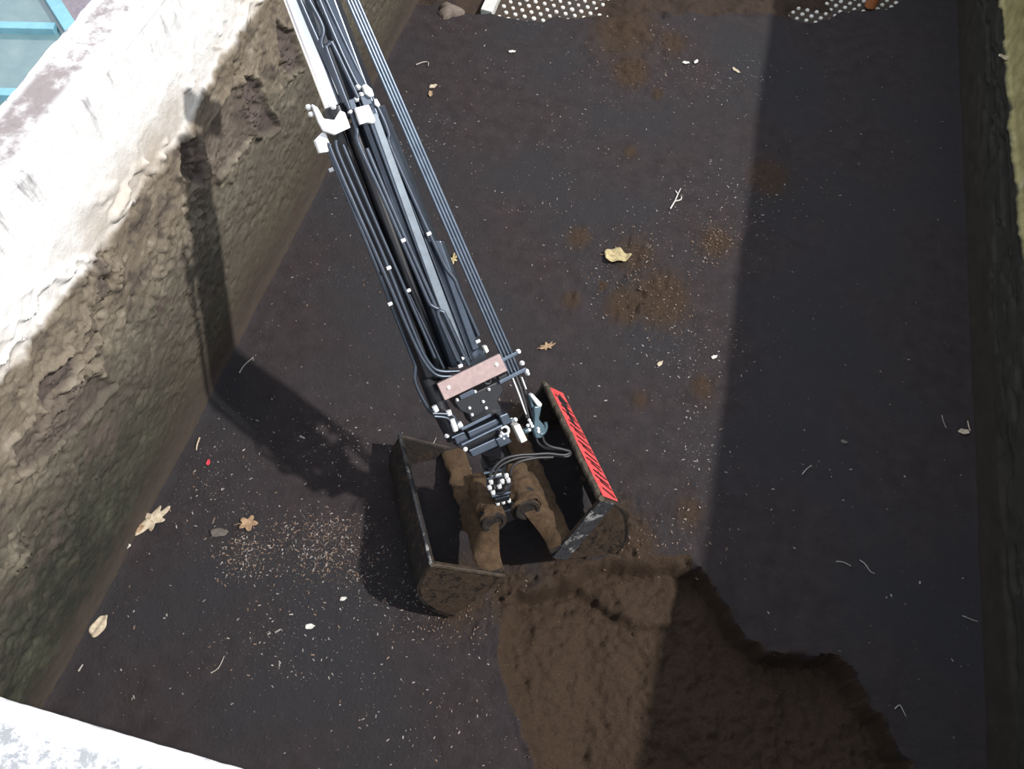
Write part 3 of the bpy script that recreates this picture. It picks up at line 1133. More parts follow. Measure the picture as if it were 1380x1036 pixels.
# head under the plate
plate([(604, 536), (664, 508), (670, 520), (662, 535), (668, 548), (628, 566), (622, 552), (612, 548)], -0.06, 0.10, 'head_block', 'black', 0.006)
plate([(617, 532), (636, 523), (639, 529), (620, 538)], 0.045, 0.02, 'valve_block', 'boom')
for q in [(616, 538.5), (640, 527.5), (651, 541), (632.6, 549.6), (655, 549.6), (636, 558.6), (658.6, 524.5)]:
    bolt(q[0], q[1], 0.045, 0.0085, 0.012)
pipe([(652, 512), (655, 517), (660, 516), (661, 511)], 0.06, r=0.006, name='hose', mat='rubber')
# two forks
mb = MB()
mb.tube([AP(660, 527, 0.0), AP(669, 557, 0.0)], 0.016, 14)
mb.build('fork_rod', M['boom'], arm)
mb = MB()
mb.tube([AP(642.5, 540, 0.02), AP(649, 562, 0.02)], 0.014, 14)
mb.build('fork_rod', M['boom'], arm)
mb = MB()
mb.tube([AP(576, 508, -0.03), AP(592, 548, -0.03), AP(613, 590, -0.02)], 0.042, 18)
mb.build('fork_leg', M['black'], arm)
pipe([(583, 557), (603, 558), (612, 562), (616, 572)], 0.05, r=0.008, sm=4)
pipe([(585, 561), (602, 563), (609, 570)], 0.05, r=0.008, sm=4)
for p, q, r in [((585, 547), (588.5, 554), 0.013), ((604, 553), (606, 559), 0.013), ((608.5, 564), (614.5, 580), 0.014), ((618, 569), (622, 576), 0.013)]:
    m_ = MB()
    m_.tube([AP(*p, 0.05), AP(*q, 0.05)], r, 10)
    m_.build('pipe_fitting', M['zinc'], arm)
# cross beams
plate([(622, 576), (662, 558), (672, 570), (627, 589)], -0.02, 0.09, 'cross_beam', 'boom', 0.006)
plate([(620, 576), (660, 556.5), (661.5, 560), (622, 579.5)], 0.07, 0.014, 'beam_lip', 'steel_pipe', 0.002)
plate([(663, 554.5), (674.7, 550), (681, 563), (669, 569)], 0.0, 0.10, 'beam_end', 'boom', 0.006)
plate([(606, 585), (620, 577), (626, 588), (610, 595)], 0.0, 0.07, 'beam_end', 'boom', 0.006)
plate([(609, 596), (672, 568), (676, 578), (622, 604)], -0.05, 0.05, 'link_plate', 'black', 0.004)
plate([(624.5, 601), (662, 584), (668, 594), (630.5, 611)], -0.01, 0.08, 'cross_beam', 'boom', 0.006)
plate([(658, 585), (673, 577.5), (681, 589), (664, 597)], -0.02, 0.10, 'beam_end', 'boom', 0.006)
m_ = MB()
m_.tube([AP(622, 599.5, 0.085), AP(692, 565.5, 0.085)], 0.008, 10)
m_.build('link_pin', M['steel_pipe'], arm)
m_ = MB()
m_.tube([AP(609, 590, 0.07), AP(625, 583, 0.07)], 0.007, 10)
m_.build('link_pin', M['steel_pipe'], arm)
bolt(627, 605, 0.07, 0.012, 0.012)
bolt(602, 587, 0.0, 0.012, 0.02)
bolt(689, 566, 0.07, 0.013, 0.018)
bolt(694, 565, 0.07, 0.011, 0.018)
pl = plate([(687, 571), (695.4, 568), (706, 590), (698, 594)], 0.03, 0.05, 'sensor_box', 'white_label', 0.004)
m_ = MB()
pts = [AP(680 + 5.5 * math.cos(t), 580 + 5.5 * math.sin(t), 0.07) for t in np.linspace(-2.6, 2.2, 14)]
m_.tube(pts, 0.0075, 8)
m_.build('shackle', M['zinc'], arm)
for q in [(674, 587), (678, 590), (683.5, 586.5), (675.5, 583)]:
    bolt(q[0], q[1], 0.07, 0.008, 0.016)

# hoses after the clamp, teal coupling, flexible loops
for p in [[(688, 503), (700, 530), (710, 563)], [(693, 502), (703, 528), (713, 565)], [(698, 500), (706, 522), (714, 548), (718, 562)]]:
    pipe(p, [0.02, 0.04, 0.06] if len(p) == 3 else [0.02, 0.03, 0.04, 0.06], r=0.0068, name='hose', mat='rubber')
pipe([(690, 507), (699, 530), (709, 558)], [0.04, 0.05, 0.06], r=0.004, name='hose_spring', mat='zinc')
pipe([(703, 508), (709, 524)], 0.05, r=0.004, name='hose_spring', mat='zinc')
cp = plate([(716, 546), (723, 545), (726.5, 546), (723, 563), (730, 571), (732.5, 580), (726, 588), (719, 588.5), (716, 578), (717, 562)], 0.05, 0.035, 'coupling', 'teal', 0.006)
tag(cp, 'teal grey cast coupling')
plate([(711.5, 531), (714.5, 528.5), (727.5, 542.5), (726.5, 546.5), (722, 546)], 0.06, 0.03, 'coupling_lever', 'zinc', 0.003)
plate([(710.5, 531), (713, 532), (719, 548), (715, 549)], 0.05, 0.02, 'coupling_plate', 'teal', 0.003)
pipe([(728, 585), (733, 583), (736, 576), (735, 569)], 0.08, r=0.009, name='coupling_hook', mat='teal')
for q in [(725, 577.5), (725.5, 581.5), (713, 566), (715, 570), (711, 573), (717, 574), (713, 579)]:
    bolt(q[0], q[1], 0.085, 0.009, 0.012)
m_ = MB()
m_.tube([AP(704, 582, 0.04), AP(718, 577, 0.04)], 0.014, 12)
m_.build('coupling_arm', M['teal'], arm)
pipe([(722, 588), (726, 597), (737, 604), (756, 606), (766, 607), (769, 611), (764, 615), (750, 614), (728, 616), (704, 616), (684, 622), (672, 630), (665, 644)], 0.05, r=0.0068, name='hose', mat='rubber')
pipe([(731, 587), (734, 596), (743, 602), (757, 605), (768, 609), (760, 613), (740, 611), (720, 612), (700, 613), (680, 618), (666, 630), (660, 642)], 0.075, r=0.0068, name='hose', mat='rubber')
pipe([(688, 640), (690, 630), (700, 622), (722, 617), (745, 616)], 0.06, r=0.0068, name='hose', mat='rubber')

# ---------------------------------------------------------------- clamshell grab
def grab_frame(psi, th, ph):
    u = np.array([math.cos(psi), math.sin(psi), 0])
    v = np.array([-math.sin(psi), math.cos(psi), 0])
    z = np.array([0, 0, 1.0])
    u2 = math.cos(th) * u + math.sin(th) * z
    w_ = -math.sin(th) * u + math.cos(th) * z
    return u2, math.cos(ph) * v + math.sin(ph) * w_, -math.sin(ph) * v + math.cos(ph) * w_


# the grab leans towards the crane and has dug its far end into the peat
U, Vv, Wv = grab_frame(-1.0357, 0.3525, 0.1716)
Zv = np.array([0, 0, 1.0])
OG = np.array([-0.318, 1.6732, 0.371])
HALF = 0.487
HZ = 0.0


def G(u, v, w):
    return OG + U * u + Vv * v + Wv * w


grab = empty('clamshell_grab', OG * np.array([1, 1, 0]))
tag(grab, 'open peat caked clamshell grab of black steel standing on the dark peat', 'grab bucket')


def shell(side):
    pv = 0.10
    th0, th1 = math.radians(47), math.radians(-46)
    ctrl = [(0.466, 0.106), (0.536, 0.035), (0.578 + 0.012 * (side < 0), -0.05), (0.590 + 0.022 * (side < 0), -0.15), (0.582 + 0.012 * (side < 0), -0.26), (0.560, -0.34), (0.532, -0.39), (0.50, -0.425)]
    prof = [(side * p[0], p[1]) for p in catmull([np.array(q) for q in ctrl], 2)]
    # curved plate, the body of the shell
    t = 0.018
    vs = []
    us = np.linspace(-HALF, HALF, 40)
    for u in us:
        for (v, w) in prof:
            j = float(fbm(u * 6, v * 6 + w * 9, 3, 130)) * 0.006
            vs.append(G(u, v + side * j, w))
    n = len(prof)
    inner = []
    for u in us:
        for (v, w) in prof:
            d = np.array([v - side * pv, w + 0.15])
            d /= np.linalg.norm(d)
            inner.append(G(u, v - d[0] * t, w - d[1] * t))
    o = len(vs)
    vs += inner
    fs = []
    m = len(us)
    for i in range(m - 1):
        for j in range(n - 1):
            a = i * n + j
            q = (a, a + 1, a + n + 1, a + n)
            fs.append(q if side > 0 else q[::-1])
            q2 = tuple(x + o for x in q[::-1])
            fs.append(q2 if side > 0 else q2[::-1])
    for i in range(m - 1):
        for j in (0, n - 1):
            a = i * n + j
            fs.append((a, a + n, a + n + o, a + o) if (j == 0) == (side > 0) else (a, a + o, a + n + o, a + n))
    for i in (0, m - 1):
        for j in range(n - 1):
            a = i * n + j
            fs.append((a, a + o, a + 1 + o, a + 1) if (i == 0) == (side > 0) else (a, a + 1, a + 1 + o, a + o))
    mb = MB()
    mb.add(vs, fs)
    sh = mb.build('shell', M['shell'], grab)
    # bar plate next to the hinge
    bi = (side * 0.135, -0.175)
    bo = (side * 0.265, -0.135)
    bt = (side * 0.137, -0.222)
    # end plates
    for e in (-1, 1):
        u = e * HALF
        poly = [G(u, v, w) for v, w in prof] + [G(u, side * 0.15, -0.27), G(u, *bt)]
        mb = MB()
        mb.prism(poly, -U * e * 0.018)
        ep = mb.build('end_plate', M['shell_end'] if e > 0 else M['shell'], sh, bevel=0.003, smooth=False)
        # stiffening strip along the upper edge
        p0, p1 = G(u, *prof[0]), G(u, *bt)
        d = p1 - p0
        nrm = np.array(np.cross(d, U))
        nrm /= np.linalg.norm(nrm)
        if nrm[2] > 0:
            nrm = -nrm
        wd = 0.10 if (side > 0 and e > 0) else 0.02
        mb = MB()
        mb.prism([p0, p1, p1 + nrm * wd, p0 + nrm * wd], U * e * 0.008)
        mb.build('wear_strip', M['worn'] if (side > 0 and e > 0) else M['rimmud'], sh, bevel=0.002, smooth=False)
    # rim bar along the top edge, caked and worn
    mb = MB()
    pts = []
    for u in np.linspace(-HALF - 0.005, HALF + 0.005, 90):
        j = float(fbm(u * 26, 3.0 + side, 4, 131)) * (0.014 if side > 0 else 0.005)
        pts.append(G(u, prof[0][0] + side * 0.004 + j * 0.6, prof[0][1] + 0.004 + j))
    mb.tube(pts, 0.017 if side > 0 else 0.009, 8)
    mb.build('rim', M['rimmud'] if side > 0 else M['worn'], sh)
    # inner bar
    mb = MB()
    mb.prism([G(-HALF, *bi), G(-HALF, *bo), G(-HALF, bo[0], bo[1] - 0.025), G(-HALF, bi[0], bi[1] - 0.025)], U * 2 * HALF)
    mb.build('inner_bar', M['shell'], sh, bevel=0.003, smooth=False)
    # cake of peat on the inner bar
    mb = MB()
    nu_, nv_ = 60, 12
    vs = []
    for i in range(nu_):
        for j in range(nv_):
            fu = -1 + 2 * i / (nu_ - 1)
            fv = j / (nv_ - 1)
            hump = math.sin(math.pi * fv) ** 0.5 * (1 - abs(fu) ** 12)
            hh = hump * (0.018 + 0.022 * max(0, float(fbm(fu * 5 + 3, fv * 2, 4, 132 + side)) + 0.4)) - 0.004
            mid = math.exp(-((fu - 0.34) / 0.36) ** 4)
            v0 = side * (0.132 - 0.085 * mid)
            v1 = bo[0] + side * (0.006 + 0.012 * float(fbm(fu * 9, 1.0, 3, 140 + side)))
            vv = v0 + (v1 - v0) * fv
            ww = bi[1] + (bo[1] - bi[1]) * fv + hh + 0.235 * mid * (1 - fv) ** 1.0
            vs.append(G(fu * HALF * 0.995, vv, ww))
    fs = []
    for i in range(nu_ - 1):
        for j in range(nv_ - 1):
            a = i * nv_ + j
            q = (a, a + nv_, a + nv_ + 1, a + 1)
            fs.append(q if side < 0 else q[::-1])
    mb.add(vs, fs)
    mb.build('peat_cake', M['mud'], sh)
    # cutting edge
    mb = MB()
    c0 = prof[-1]
    mb.tube([G(-HALF, c0[0], c0[1]), G(HALF, c0[0], c0[1])], 0.016, 8)
    mb.build('cutting_edge', M['shell_end'], sh)
    return sh, prof


shR, profR = shell(1)
shL, profL = shell(-1)
tag(shR, 'right hand shell with a red lettered strip along its rim')
tag(shL, 'left hand shell of bare muddy black steel')

# red strip on the outside of the right shell just below its rim
mb = MB()
f0, f1 = 0.045, 0.21


def on_prof(f, u, off=0.004):
    k = f * (len(profR) - 1)
    i = min(int(k), len(profR) - 2)
    t = k - i
    v = profR[i][0] * (1 - t) + profR[i + 1][0] * t
    w = profR[i][1] * (1 - t) + profR[i + 1][1] * t
    d = np.array([v - 0.10, w + 0.15])
    d /= np.linalg.norm(d)
    return G(u, v + d[0] * off, w + d[1] * off)


def strip(fa, fb, u0, u1, sk, off, th, nseg=24):
    m_ = MB()
    vs, fs = [], []
    for i in range(nseg + 1):
        uu = u0 + (u1 - u0) * i / nseg
        for fz, of in ((fa, off), (fb, off), (fb, off + th), (fa, off + th)):
            vs.append(on_prof(fz, uu + (sk if fz == fb else 0), of))
    for i in range(nseg):
        for k in range(4):
            k2 = (k + 1) % 4
            fs.append((i * 4 + k, i * 4 + k2, (i + 1) * 4 + k2, (i + 1) * 4 + k))
    fs.append((0, 3, 2, 1))
    fs.append(tuple(nseg * 4 + k for k in range(4)))
    m_.add(vs, fs)
    return m_


dec = strip(f0, f1, -HALF + 0.03, HALF - 0.03, 0, 0.004, 0.003).build('decal_strip', M['red'], shR, smooth=False)
tag(dec, 'red strip with dark slanted letter strokes')
uu = -HALF + 0.09
k = 0
while uu < HALF - 0.07:
    L_ = 0.05 + 0.02 * ((k * 7) % 3)
    fa = f0 + 0.03 + 0.012 * ((k * 5) % 3)
    fb = f1 - 0.012 - 0.01 * ((k * 3) % 2)
    strip(fa, fb, uu, uu + 0.011, 0.05, 0.0072, 0.0012, 3).build('letter_stroke', M['black'], dec, smooth=False)
    uu += 0.034 + 0.012 * ((k * 11) % 3)
    k += 1

# hinge tubes with peat packed on them
for sgn in (-1, 1):
    mb = MB()
    mb.lathe(G(0.03, sgn * 0.098, HZ), G(0.309, sgn * 0.098, HZ), [(0, 0.05), (0, 0.072), (0.98, 0.072), (1.0, 0.068), (1.0, 0.05), (0.97, 0.045)], 28)
    ht = mb.build('hinge_tube', M['shell'], grab)
    mb = MB()
    nu_, nv_ = 44, 26
    vs = []
    for i in range(nu_):
        for j in range(nv_):
            fu = i / (nu_ - 1)
            fa = j / (nv_ - 1)
            ang = math.radians(-10 + 200 * fa)
            r = 0.078 + 0.024 * (float(fbm(fu * 6, fa * 4, 4, 150 + sgn)) + 0.25) * math.sin(math.pi * fa) ** 0.5
            r *= 1 - 0.10 * (fu > 0.97)
            vs.append(G(0.01 + 0.29 * fu, sgn * 0.098 + r * math.cos(ang), HZ + r * math.sin(ang)))
    fs = []
    for i in range(nu_ - 1):
        for j in range(nv_ - 1):
            a = i * nv_ + j
            fs.append((a, a + 1, a + nv_ + 1, a + nv_))
    mb.add(vs, fs)
    mb.build('peat_cake', M['mud'], ht)
mb = MB()
mb.box(G(0.17, 0, -0.01), U * 0.12, Vv * 0.09, Wv * 0.05)
mb.build('hinge_block', M['black'], grab, bevel=0.008)

# rotator between the arm and the hinge
ra = AP(660, 603, -0.01)
rb = G(0.215, -0.01, 0.08)
rd = rb - ra
mb = MB()
mb.lathe(ra, rb, [(0, 0.05), (0.12, 0.05), (0.13, 0.042), (0.22, 0.042), (0.225, 0.062), (0.26, 0.062), (0.262, 0.05), (0.33, 0.05), (0.335, 0.062), (0.37, 0.062),
                  (0.372, 0.052), (0.45, 0.056), (0.70, 0.056), (0.705, 0.068), (0.76, 0.068), (0.765, 0.045), (1.0, 0.042)], 28)
rot = mb.build('rotator', M['black'], grab)
vw = CAM - (ra + rb) / 2
rt = rd / np.linalg.norm(rd)
vw = vw - rt * np.dot(vw, rt)
vw /= np.linalg.norm(vw)
rs = np.cross(vw, rt)
if rs[0] < 0:
    rs = -rs


def rpt(f, s, d):
    return ra + rd * f + rs * s + vw * d


def rbolt(f, s, d, r=0.011, h=0.022, mat='zinc'):
    m_ = MB()
    p = rpt(f, s, d)
    m_.lathe(p, p + vw * h, [(0, r * 1.2), (0.4, r * 1.2), (0.42, r), (0.9, r), (1, r * 0.7)], 8)
    m_.build('hose_fitting', M[mat], rot)


for f, s, d in [(0.46, -0.036, 0.045), (0.58, -0.05, 0.04), (0.66, -0.04, 0.05), (0.45, 0.048, 0.035), (0.53, 0.052, 0.04), (0.55, 0.0, 0.055), (0.47, 0.02, 0.055)]:
    rbolt(f, s, d)
mb = MB()
mb.box(rpt(0.34, 0.0, 0.062), rs * 0.026, rt * 0.012, vw * 0.004)
mb.build('name_plate', M['zinc'], rot, bevel=0.001, smooth=False)
for f, w_ in [(0.235, 0.058), (0.35, 0.05)]:
    mb = MB()
    mb.tube([rpt(f, -w_, 0.062), rpt(f, w_ * 0.5, 0.066)], 0.007, 8)
    mb.build('clamp_band', M['steel_pipe'], rot)
mb = MB()
mb.tube([rpt(0.73, -0.05, 0.06), rpt(0.73, 0.05, 0.062)], 0.008, 8)
mb.build('clamp_band', M['steel_pipe'], rot)
mb = MB()
mb.box(rpt(0.86, 0.0, 0.03), rs * 0.038, rt * 0.024, vw * 0.03)
mb.build('yoke', M['boom'], rot, bevel=0.004, smooth=False)
for s in (-0.03, 0.0, 0.032):
    rbolt(0.97, s, 0.035, 0.010, 0.02)

# ---------------------------------------------------------------- leaves, twigs and scraps
def leaf_outline(kind, k, n=56):
    out = []
    for i in range(n):
        a = 2 * math.pi * i / n
        if kind == 'oak':
            r = (0.62 + 0.22 * math.cos(a) ** 2) * (1 + 0.30 * math.cos(7 * a + k))
            x, y = r * math.cos(a), 0.62 * r * math.sin(a)
        elif kind == 'maple':
            r = 0.55 + 0.45 * abs(math.cos(2.5 * a + k * 0.1)) ** 1.4
            x, y = r * math.cos(a), r * math.sin(a) * 0.85
        else:
            r = 1 + 0.06 * math.sin(5 * a + k)
            x, y = r * math.cos(a), 0.52 * r * math.sin(a) * (1 - 0.25 * math.cos(a))
        out.append((x, y))
    return out


def leaf(px, py, wpx, rot_deg, kind, mat, label, cat='leaf', curl=0.5, k=0, stem=True, group=None, on=None, asp=1.0):
    c = P(px, py) if on is None else on
    size = 0.5 * wpx * np.linalg.norm(c - CAM) / F
    z0 = floor_z(c[0], c[1]) if on is None else c[2]
    c = np.array([c[0], c[1], z0 + 0.006])
    ol = leaf_outline(kind, k)
    n = len(ol)
    rings = 5
    vs = [(0, 0, 0)]
    rr = math.radians(rot_deg)
    for j in range(1, rings + 1):
        f = j / rings
        for (x, y) in ol:
            X, Y_ = x * f, y * f * asp
            z = curl * (0.35 * Y_ * Y_ + 0.22 * max(0, X) ** 2) + 0.10 * curl * math.sin(X * 6 + k) * f + 0.05 * math.sin(Y_ * 9 + k)
            vs.append((X, Y_, z))
    zmin = min(v[2] for v in vs)
    pts = []
    for (X, Y_, z) in vs:
        pts.append(c + size * np.array([X * math.cos(rr) - Y_ * math.sin(rr), X * math.sin(rr) + Y_ * math.cos(rr), z - zmin]))
    fs = []
    for i in range(n):
        fs.append((0, 1 + i, 1 + (i + 1) % n))
    for j in range(rings - 1):
        for i in range(n):
            a = 1 + j * n + i
            b_ = 1 + j * n + (i + 1) % n
            fs.append((a, a + n, b_ + n, b_))
    m_ = MB()
    m_.add(pts, fs)
    o = m_.build('leaf' if cat == 'leaf' else cat.replace(' ', '_'), M[mat], None, loc=c)
    sd_ = o.modifiers.new('thick', 'SOLIDIFY')
    sd_.thickness = 0.0015
    tag(o, label, cat, group)
    if stem:
        d = np.array([math.cos(rr), math.sin(rr), 0.0])
        s0 = c - d * size * 0.55 + Zv * 0.004
        m_ = MB()
        m_.tube([s0, s0 - d * size * 0.4 + np.array([-d[1], d[0], 0]) * size * 0.08 + Zv * 0.003, s0 - d * size * 0.8 + Zv * 0.002], 0.0018, 6, 4)
        m_.build('stem', M['leaf_tan'], o)
    return o


leaf(206, 702, 48, 58, 'oak', 'leaf_pale', 'largest pale ragged leaf by the left wall foot', k=1, curl=0.6)
leaf(186, 714, 20, 30, 'oval', 'leaf_tan', 'small folded tan leaf tucked under the largest pale leaf by the left wall', k=2, stem=False)
leaf(136, 844, 26, 80, 'oval', 'leaf_pale', 'smooth cream leaf nearest the parapet, alone by the left wall foot', k=3, curl=0.4, stem=False, asp=1.1)
leaf(173, 739, 11, 40, 'oval', 'leaf_white', 'tiny white scrap between the two cream leaves by the left wall', 'scrap', k=4, stem=False)
leaf(335, 706, 25, 25, 'maple', 'leaf_tan', 'orange tan lobed leaf on the peat left of the grab shadow', k=5)
leaf(296, 718, 22, 15, 'oval', 'leaf_grey', 'flat grey brown leaf beside the orange tan lobed leaf', k=6, curl=0.2, stem=False)
leaf(831, 348, 34, 10, 'oval', 'leaf_yellow', 'curled straw yellow leaf in the middle of the sunlit peat', k=7, curl=1.1, asp=1.25)
leaf(737, 468, 22, 35, 'oak', 'leaf_tan', 'crumpled tan leaf just right of the steel pipes', k=8, curl=1.0)
leaf(610, 352, 22, 75, 'oak', 'leaf_yellow', 'small yellow brown leaf between boom and steel pipes', k=9, curl=0.9)
leaf(584, 118, 11, 40, 'oval', 'leaf_pale', 'small pale leaf on the peat near the far left corner', k=10, stem=False)
leaf(580, 128, 10, 110, 'oval', 'leaf_tan', 'small tan leaf touching the pale one near the far left corner', k=12, stem=False)
leaf(1299, 582, 13, 10, 'oval', 'leaf_pale', 'pale leaf lying at the foot of the shaded right wall', k=11, curl=0.6, stem=False)
leaf(690, 71, 9, 20, 'oval', 'leaf_white', 'small white oval petal in front of the walkway studs', 'petal', k=13, stem=False)
leaf(418, 844, 12, 20, 'oval', 'leaf_white', 'bright white chip low down left of the grab', 'scrap', k=14, stem=False)
leaf(1137, 596, 0.1 + 9, 0, 'oval', 'leaf_grey', 'dull scrap of leaf on the shaded peat left of the right wall leaf', 'scrap', k=15, stem=False)
leaf(281, 623, 8, 100, 'oval', 'redbit', 'tiny red plastic bit below the arm shadow', 'scrap', k=16, stem=False)
leaf(924, 86, 9, 10, 'oval', 'leaf_white', 'left one of two white flecks near the walkway spill', 'scrap', k=17, stem=False)
leaf(938, 84, 8, 70, 'oval', 'leaf_white', 'right one of two white flecks near the walkway spill', 'scrap', k=18, stem=False)
leaf(992, 95, 12, -35, 'oval', 'leaf_pale', 'pale elongated chip at the edge of the far shade', 'scrap', k=19, stem=False, asp=0.6)
leaf(962, 482, 9, 40, 'oval', 'leaf_white', 'white fleck on the lit side of the shade line', 'scrap', k=20, stem=False)
leaf(889, 491, 10, 60, 'oval', 'leaf_pale', 'pale chip below the big brown crumb patch', 'scrap', k=21, stem=False)
leaf(463, 807, 9, 30, 'oval', 'leaf_white', 'white chip left of the grab shadow', 'scrap', k=22, stem=False)
# leaf stuck on the right wall ledge
on = PX(1353, 79, XR - 0.03)
leaf(1353, 79, 14, 170, 'oval', 'leaf_pale', 'pale leaf caught on the ledge of the right wall', k=23, on=on, stem=False, curl=0.5)


def twig(pts_px, r, mat, label, cat='twig', branches=(), lift=0.004):
    base = None
    m_ = MB()
    allp = []
    for line in [pts_px] + list(branches):
        q = []
        for (x, y) in line:
            p = P(x, y)
            q.append(np.array([p[0], p[1], floor_z(p[0], p[1]) + r + lift]))
        if base is None:
            base = q[0]
        m_.tube(q, r, 6, 5, r_end=r * 0.6)
    o = m_.build(cat, M[mat], None, loc=base)
    return tag(o, label, cat)


twig([(903, 282), (909, 272), (913, 263), (917, 255)], 0.006, 'leaf_white', 'forked white twig on the sunlit peat right of the yellow leaf',
     branches=[[(909, 272), (917, 270), (918, 266)], [(913, 262), (910, 258)]])
twig([(561, 89), (570, 86), (577, 86), (577, 91)], 0.006, 'straw', 'hooked pale straw near the far left corner', 'straw')
twig([(323, 503), (330, 492), (342, 482)], 0.005, 'straw', 'thin curved straw inside the arm shadow', 'straw')
twig([(269, 590), (266, 600), (265, 607)], 0.006, 'leaf_pale', 'short pale stick below the left wall, above the red bit', 'stick')
twig([(1303, 568), (1305, 577), (1307, 581)], 0.0045, 'leaf_pale', 'upright pale stalk beside the leaf at the right wall', 'stalk')
twig([(1269, 560), (1271, 568), (1275, 577)], 0.003, 'straw', 'thin straw left of the stalk at the right wall', 'straw')
twig([(1126, 757), (1136, 758), (1146, 763)], 0.004, 'straw', 'left straw of the curved pair on the shaded peat', 'straw')
twig([(1158, 755), (1165, 760), (1172, 770), (1178, 773)], 0.004, 'straw', 'right straw of the curved pair on the shaded peat', 'straw')
twig([(1080, 640), (1085, 634), (1092, 628)], 0.004, 'straw', 'short straw alone in the middle of the shaded peat', 'straw')
twig([(1205, 955), (1212, 950), (1217, 958), (1220, 965)], 0.0035, 'straw', 'tangled straw beside the hollow edge at bottom right', 'straw')
twig([(405, 589), (411, 592)], 0.008, 'chip', 'stub of pale wood inside the arm shadow', 'stick')
twig([(108, 905), (114, 896)], 0.006, 'straw', 'straight pale stick by the parapet in the near left corner', 'stick')
twig([(285, 907), (295, 900), (303, 884)], 0.004, 'straw', 'pale broken straw on the near left peat', 'straw')
twig([(371, 853), (379, 848)], 0.007, 'chip', 'thick pale splinter left of the bright white chip', 'stick')
twig([(584, 608 - 10), (588, 590)], 0.003, 'straw', 'fine straw between grab and arm fork', 'straw')
twig([(1296, 830), (1308, 835), (1316, 838)], 0.0035, 'straw', 'fine straw against the foot of the right wall', 'straw')

# flat tan clod at the far left corner
c = P(606, 16)
m_ = MB()
vs = []
n_ = 18
for j in range(7):
    ph = math.pi / 2 * j / 6
    for i in range(n_):
        a = 2 * math.pi * i / n_
        r = 0.10 * (1 + 0.25 * math.sin(3 * a + 1) + 0.08 * math.sin(7 * a))
        vs.append(c + np.array([r * math.cos(a) * math.cos(ph) * 1.2, r * math.sin(a) * math.cos(ph), -0.03 + 0.10 * math.sin(ph)]))
fs = []
for j in range(6):
    for i in range(n_):
        a = j * n_ + i
        b_ = j * n_ + (i + 1) % n_
        fs.append((a, b_, b_ + n_, a + n_))
m_.add(vs, fs)
tag(m_.build('clod', M['stone'], None, loc=c), 'flat tan clod at the foot of the left wall by the walkway', 'clod')

# uncountable chips and fibres strewn over the crust
def chips(name, mat, count, label, smin, smax, clusters, bg):
    m_ = MB()
    made = 0
    while made < count:
        if rng.random() < bg:
            x = rng.uniform(XL + 0.05, XR - 0.05)
            y = rng.uniform(-0.02, 6.9)
            keep = 0.25 + 1.1 * max(0, float(fbm(x * 1.7, y * 1.7, 3, 170)) + 0.2)
            if x > 0.95:
                keep *= 0.35
            if rng.random() > keep:
                continue
        else:
            px, py, sx, sy = clusters[rng.integers(len(clusters))]
            p = P(px + rng.normal() * sx, py + rng.normal() * sy)
            x, y = p[0], p[1]
        if not (XL + 0.09 < x < XR - 0.07 and -0.1 < y < 6.9):
            continue
        i = np.searchsorted(gx, x) - 1
        j = np.searchsorted(gy, y) - 1
        if past[i, j] > -0.03:
            continue
        if sd[i, j] < 0.04:
            if rng.random() < 0.9:
                continue
        z = floor_z(x, y)
        s_ = smin + (smax - smin) * rng.random() ** 5
        L_ = s_ * rng.uniform(0.8, 1.8)
        a = rng.uniform(0, math.pi)
        d = np.array([math.cos(a), math.sin(a), rng.uniform(-0.25, 0.25)])
        e = np.array([-math.sin(a), math.cos(a), rng.uniform(-0.25, 0.25)])
        m_.box((x, y, z + 0.0015), d * L_ / 2, e * s_ * 0.28, (0, 0, s_ * 0.12 + 0.0005))
        made += 1
    o = m_.build(name, M[mat], None, smooth=False)
    return tag(o, label, name.replace('_', ' '), kind='stuff')


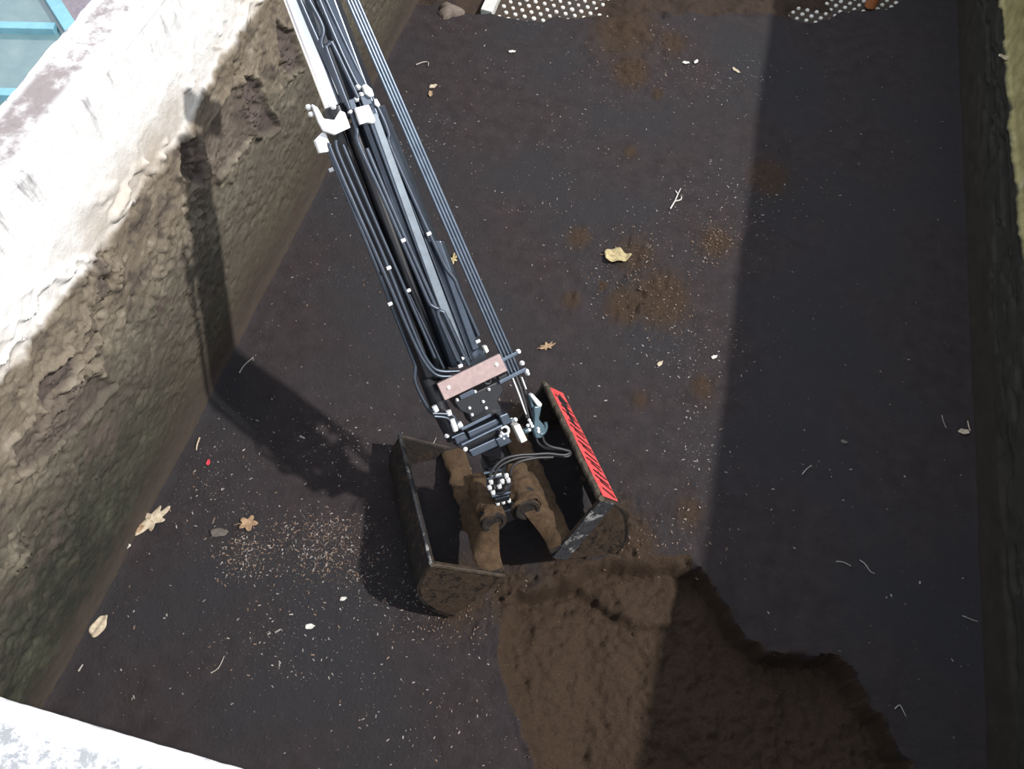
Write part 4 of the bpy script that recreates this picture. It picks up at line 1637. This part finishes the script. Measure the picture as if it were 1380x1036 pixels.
cl = [(330, 745, 22, 18), (430, 765, 45, 30), (470, 745, 30, 25), (425, 720, 30, 20), (980, 105, 45, 18), (560, 810, 40, 30), (940, 590, 25, 60), (930, 470, 40, 25), (1000, 260, 50, 30),
      (640, 960, 120, 40), (380, 870, 60, 30), (560, 190, 40, 25), (900, 300, 90, 50), (780, 160, 90, 50), (460, 600, 50, 30), (300, 660, 40, 40)]
chips('wood_chips', 'chip', 5200, 'pale chips and fibres strewn over the dark peat', 0.0028, 0.0125, cl, 0.62)
chips('bark_crumbs', 'chip_tan', 5200, 'tan bark crumbs scattered in loose clusters over the peat', 0.0025, 0.013, cl[:4] + [(890, 405, 45, 28), (850, 345, 35, 22), (965, 325, 22, 16), (850, 90, 55, 25), (620, 830, 60, 25), (870, 740, 60, 20)], 0.55)

# ---------------------------------------------------------------- light
sun_d = bpy.data.lights.new('sun', 'SUN')
sun_d.energy = 4.7
sun_d.angle = math.radians(1.4)
sun_d.color = (1.0, 0.965, 0.91)
sun = bpy.data.objects.new('sun', sun_d)
COL.objects.link(sun)
sdir = Vector((-0.797, -0.03, -1.0)).normalized()
sun.rotation_euler = sdir.to_track_quat('-Z', 'Y').to_euler()
sun.location = (4, 2, 8)

w = bpy.data.worlds.new('world')
SC.world = w
w.use_nodes = True
nt = w.node_tree
bg = nt.nodes['Background']
tc = N(nt, 'ShaderNodeTexCoord')
sx = N(nt, 'ShaderNodeSeparateXYZ')
nt.links.new(tc.outputs['Generated'], sx.inputs[0])
sky = ramp(nt, sx.outputs[2], [(0.0, (0.30, 0.30, 0.30)), (0.02, (0.95, 0.97, 1.0)), (0.35, (0.84, 0.88, 0.94)), (1.0, (0.70, 0.78, 0.90))])
nt.links.new(sky, bg.inputs['Color'])
bg.inputs['Strength'].default_value = 1.45

SC.view_settings.view_transform = 'Standard'
SC.view_settings.look = 'None'
SC.view_settings.exposure = 0.0
SC.view_settings.gamma = 1.0
SC.view_settings.use_curve_mapping = False
for o in bpy.data.objects:
    if '_base' in o:
        del o['_base']
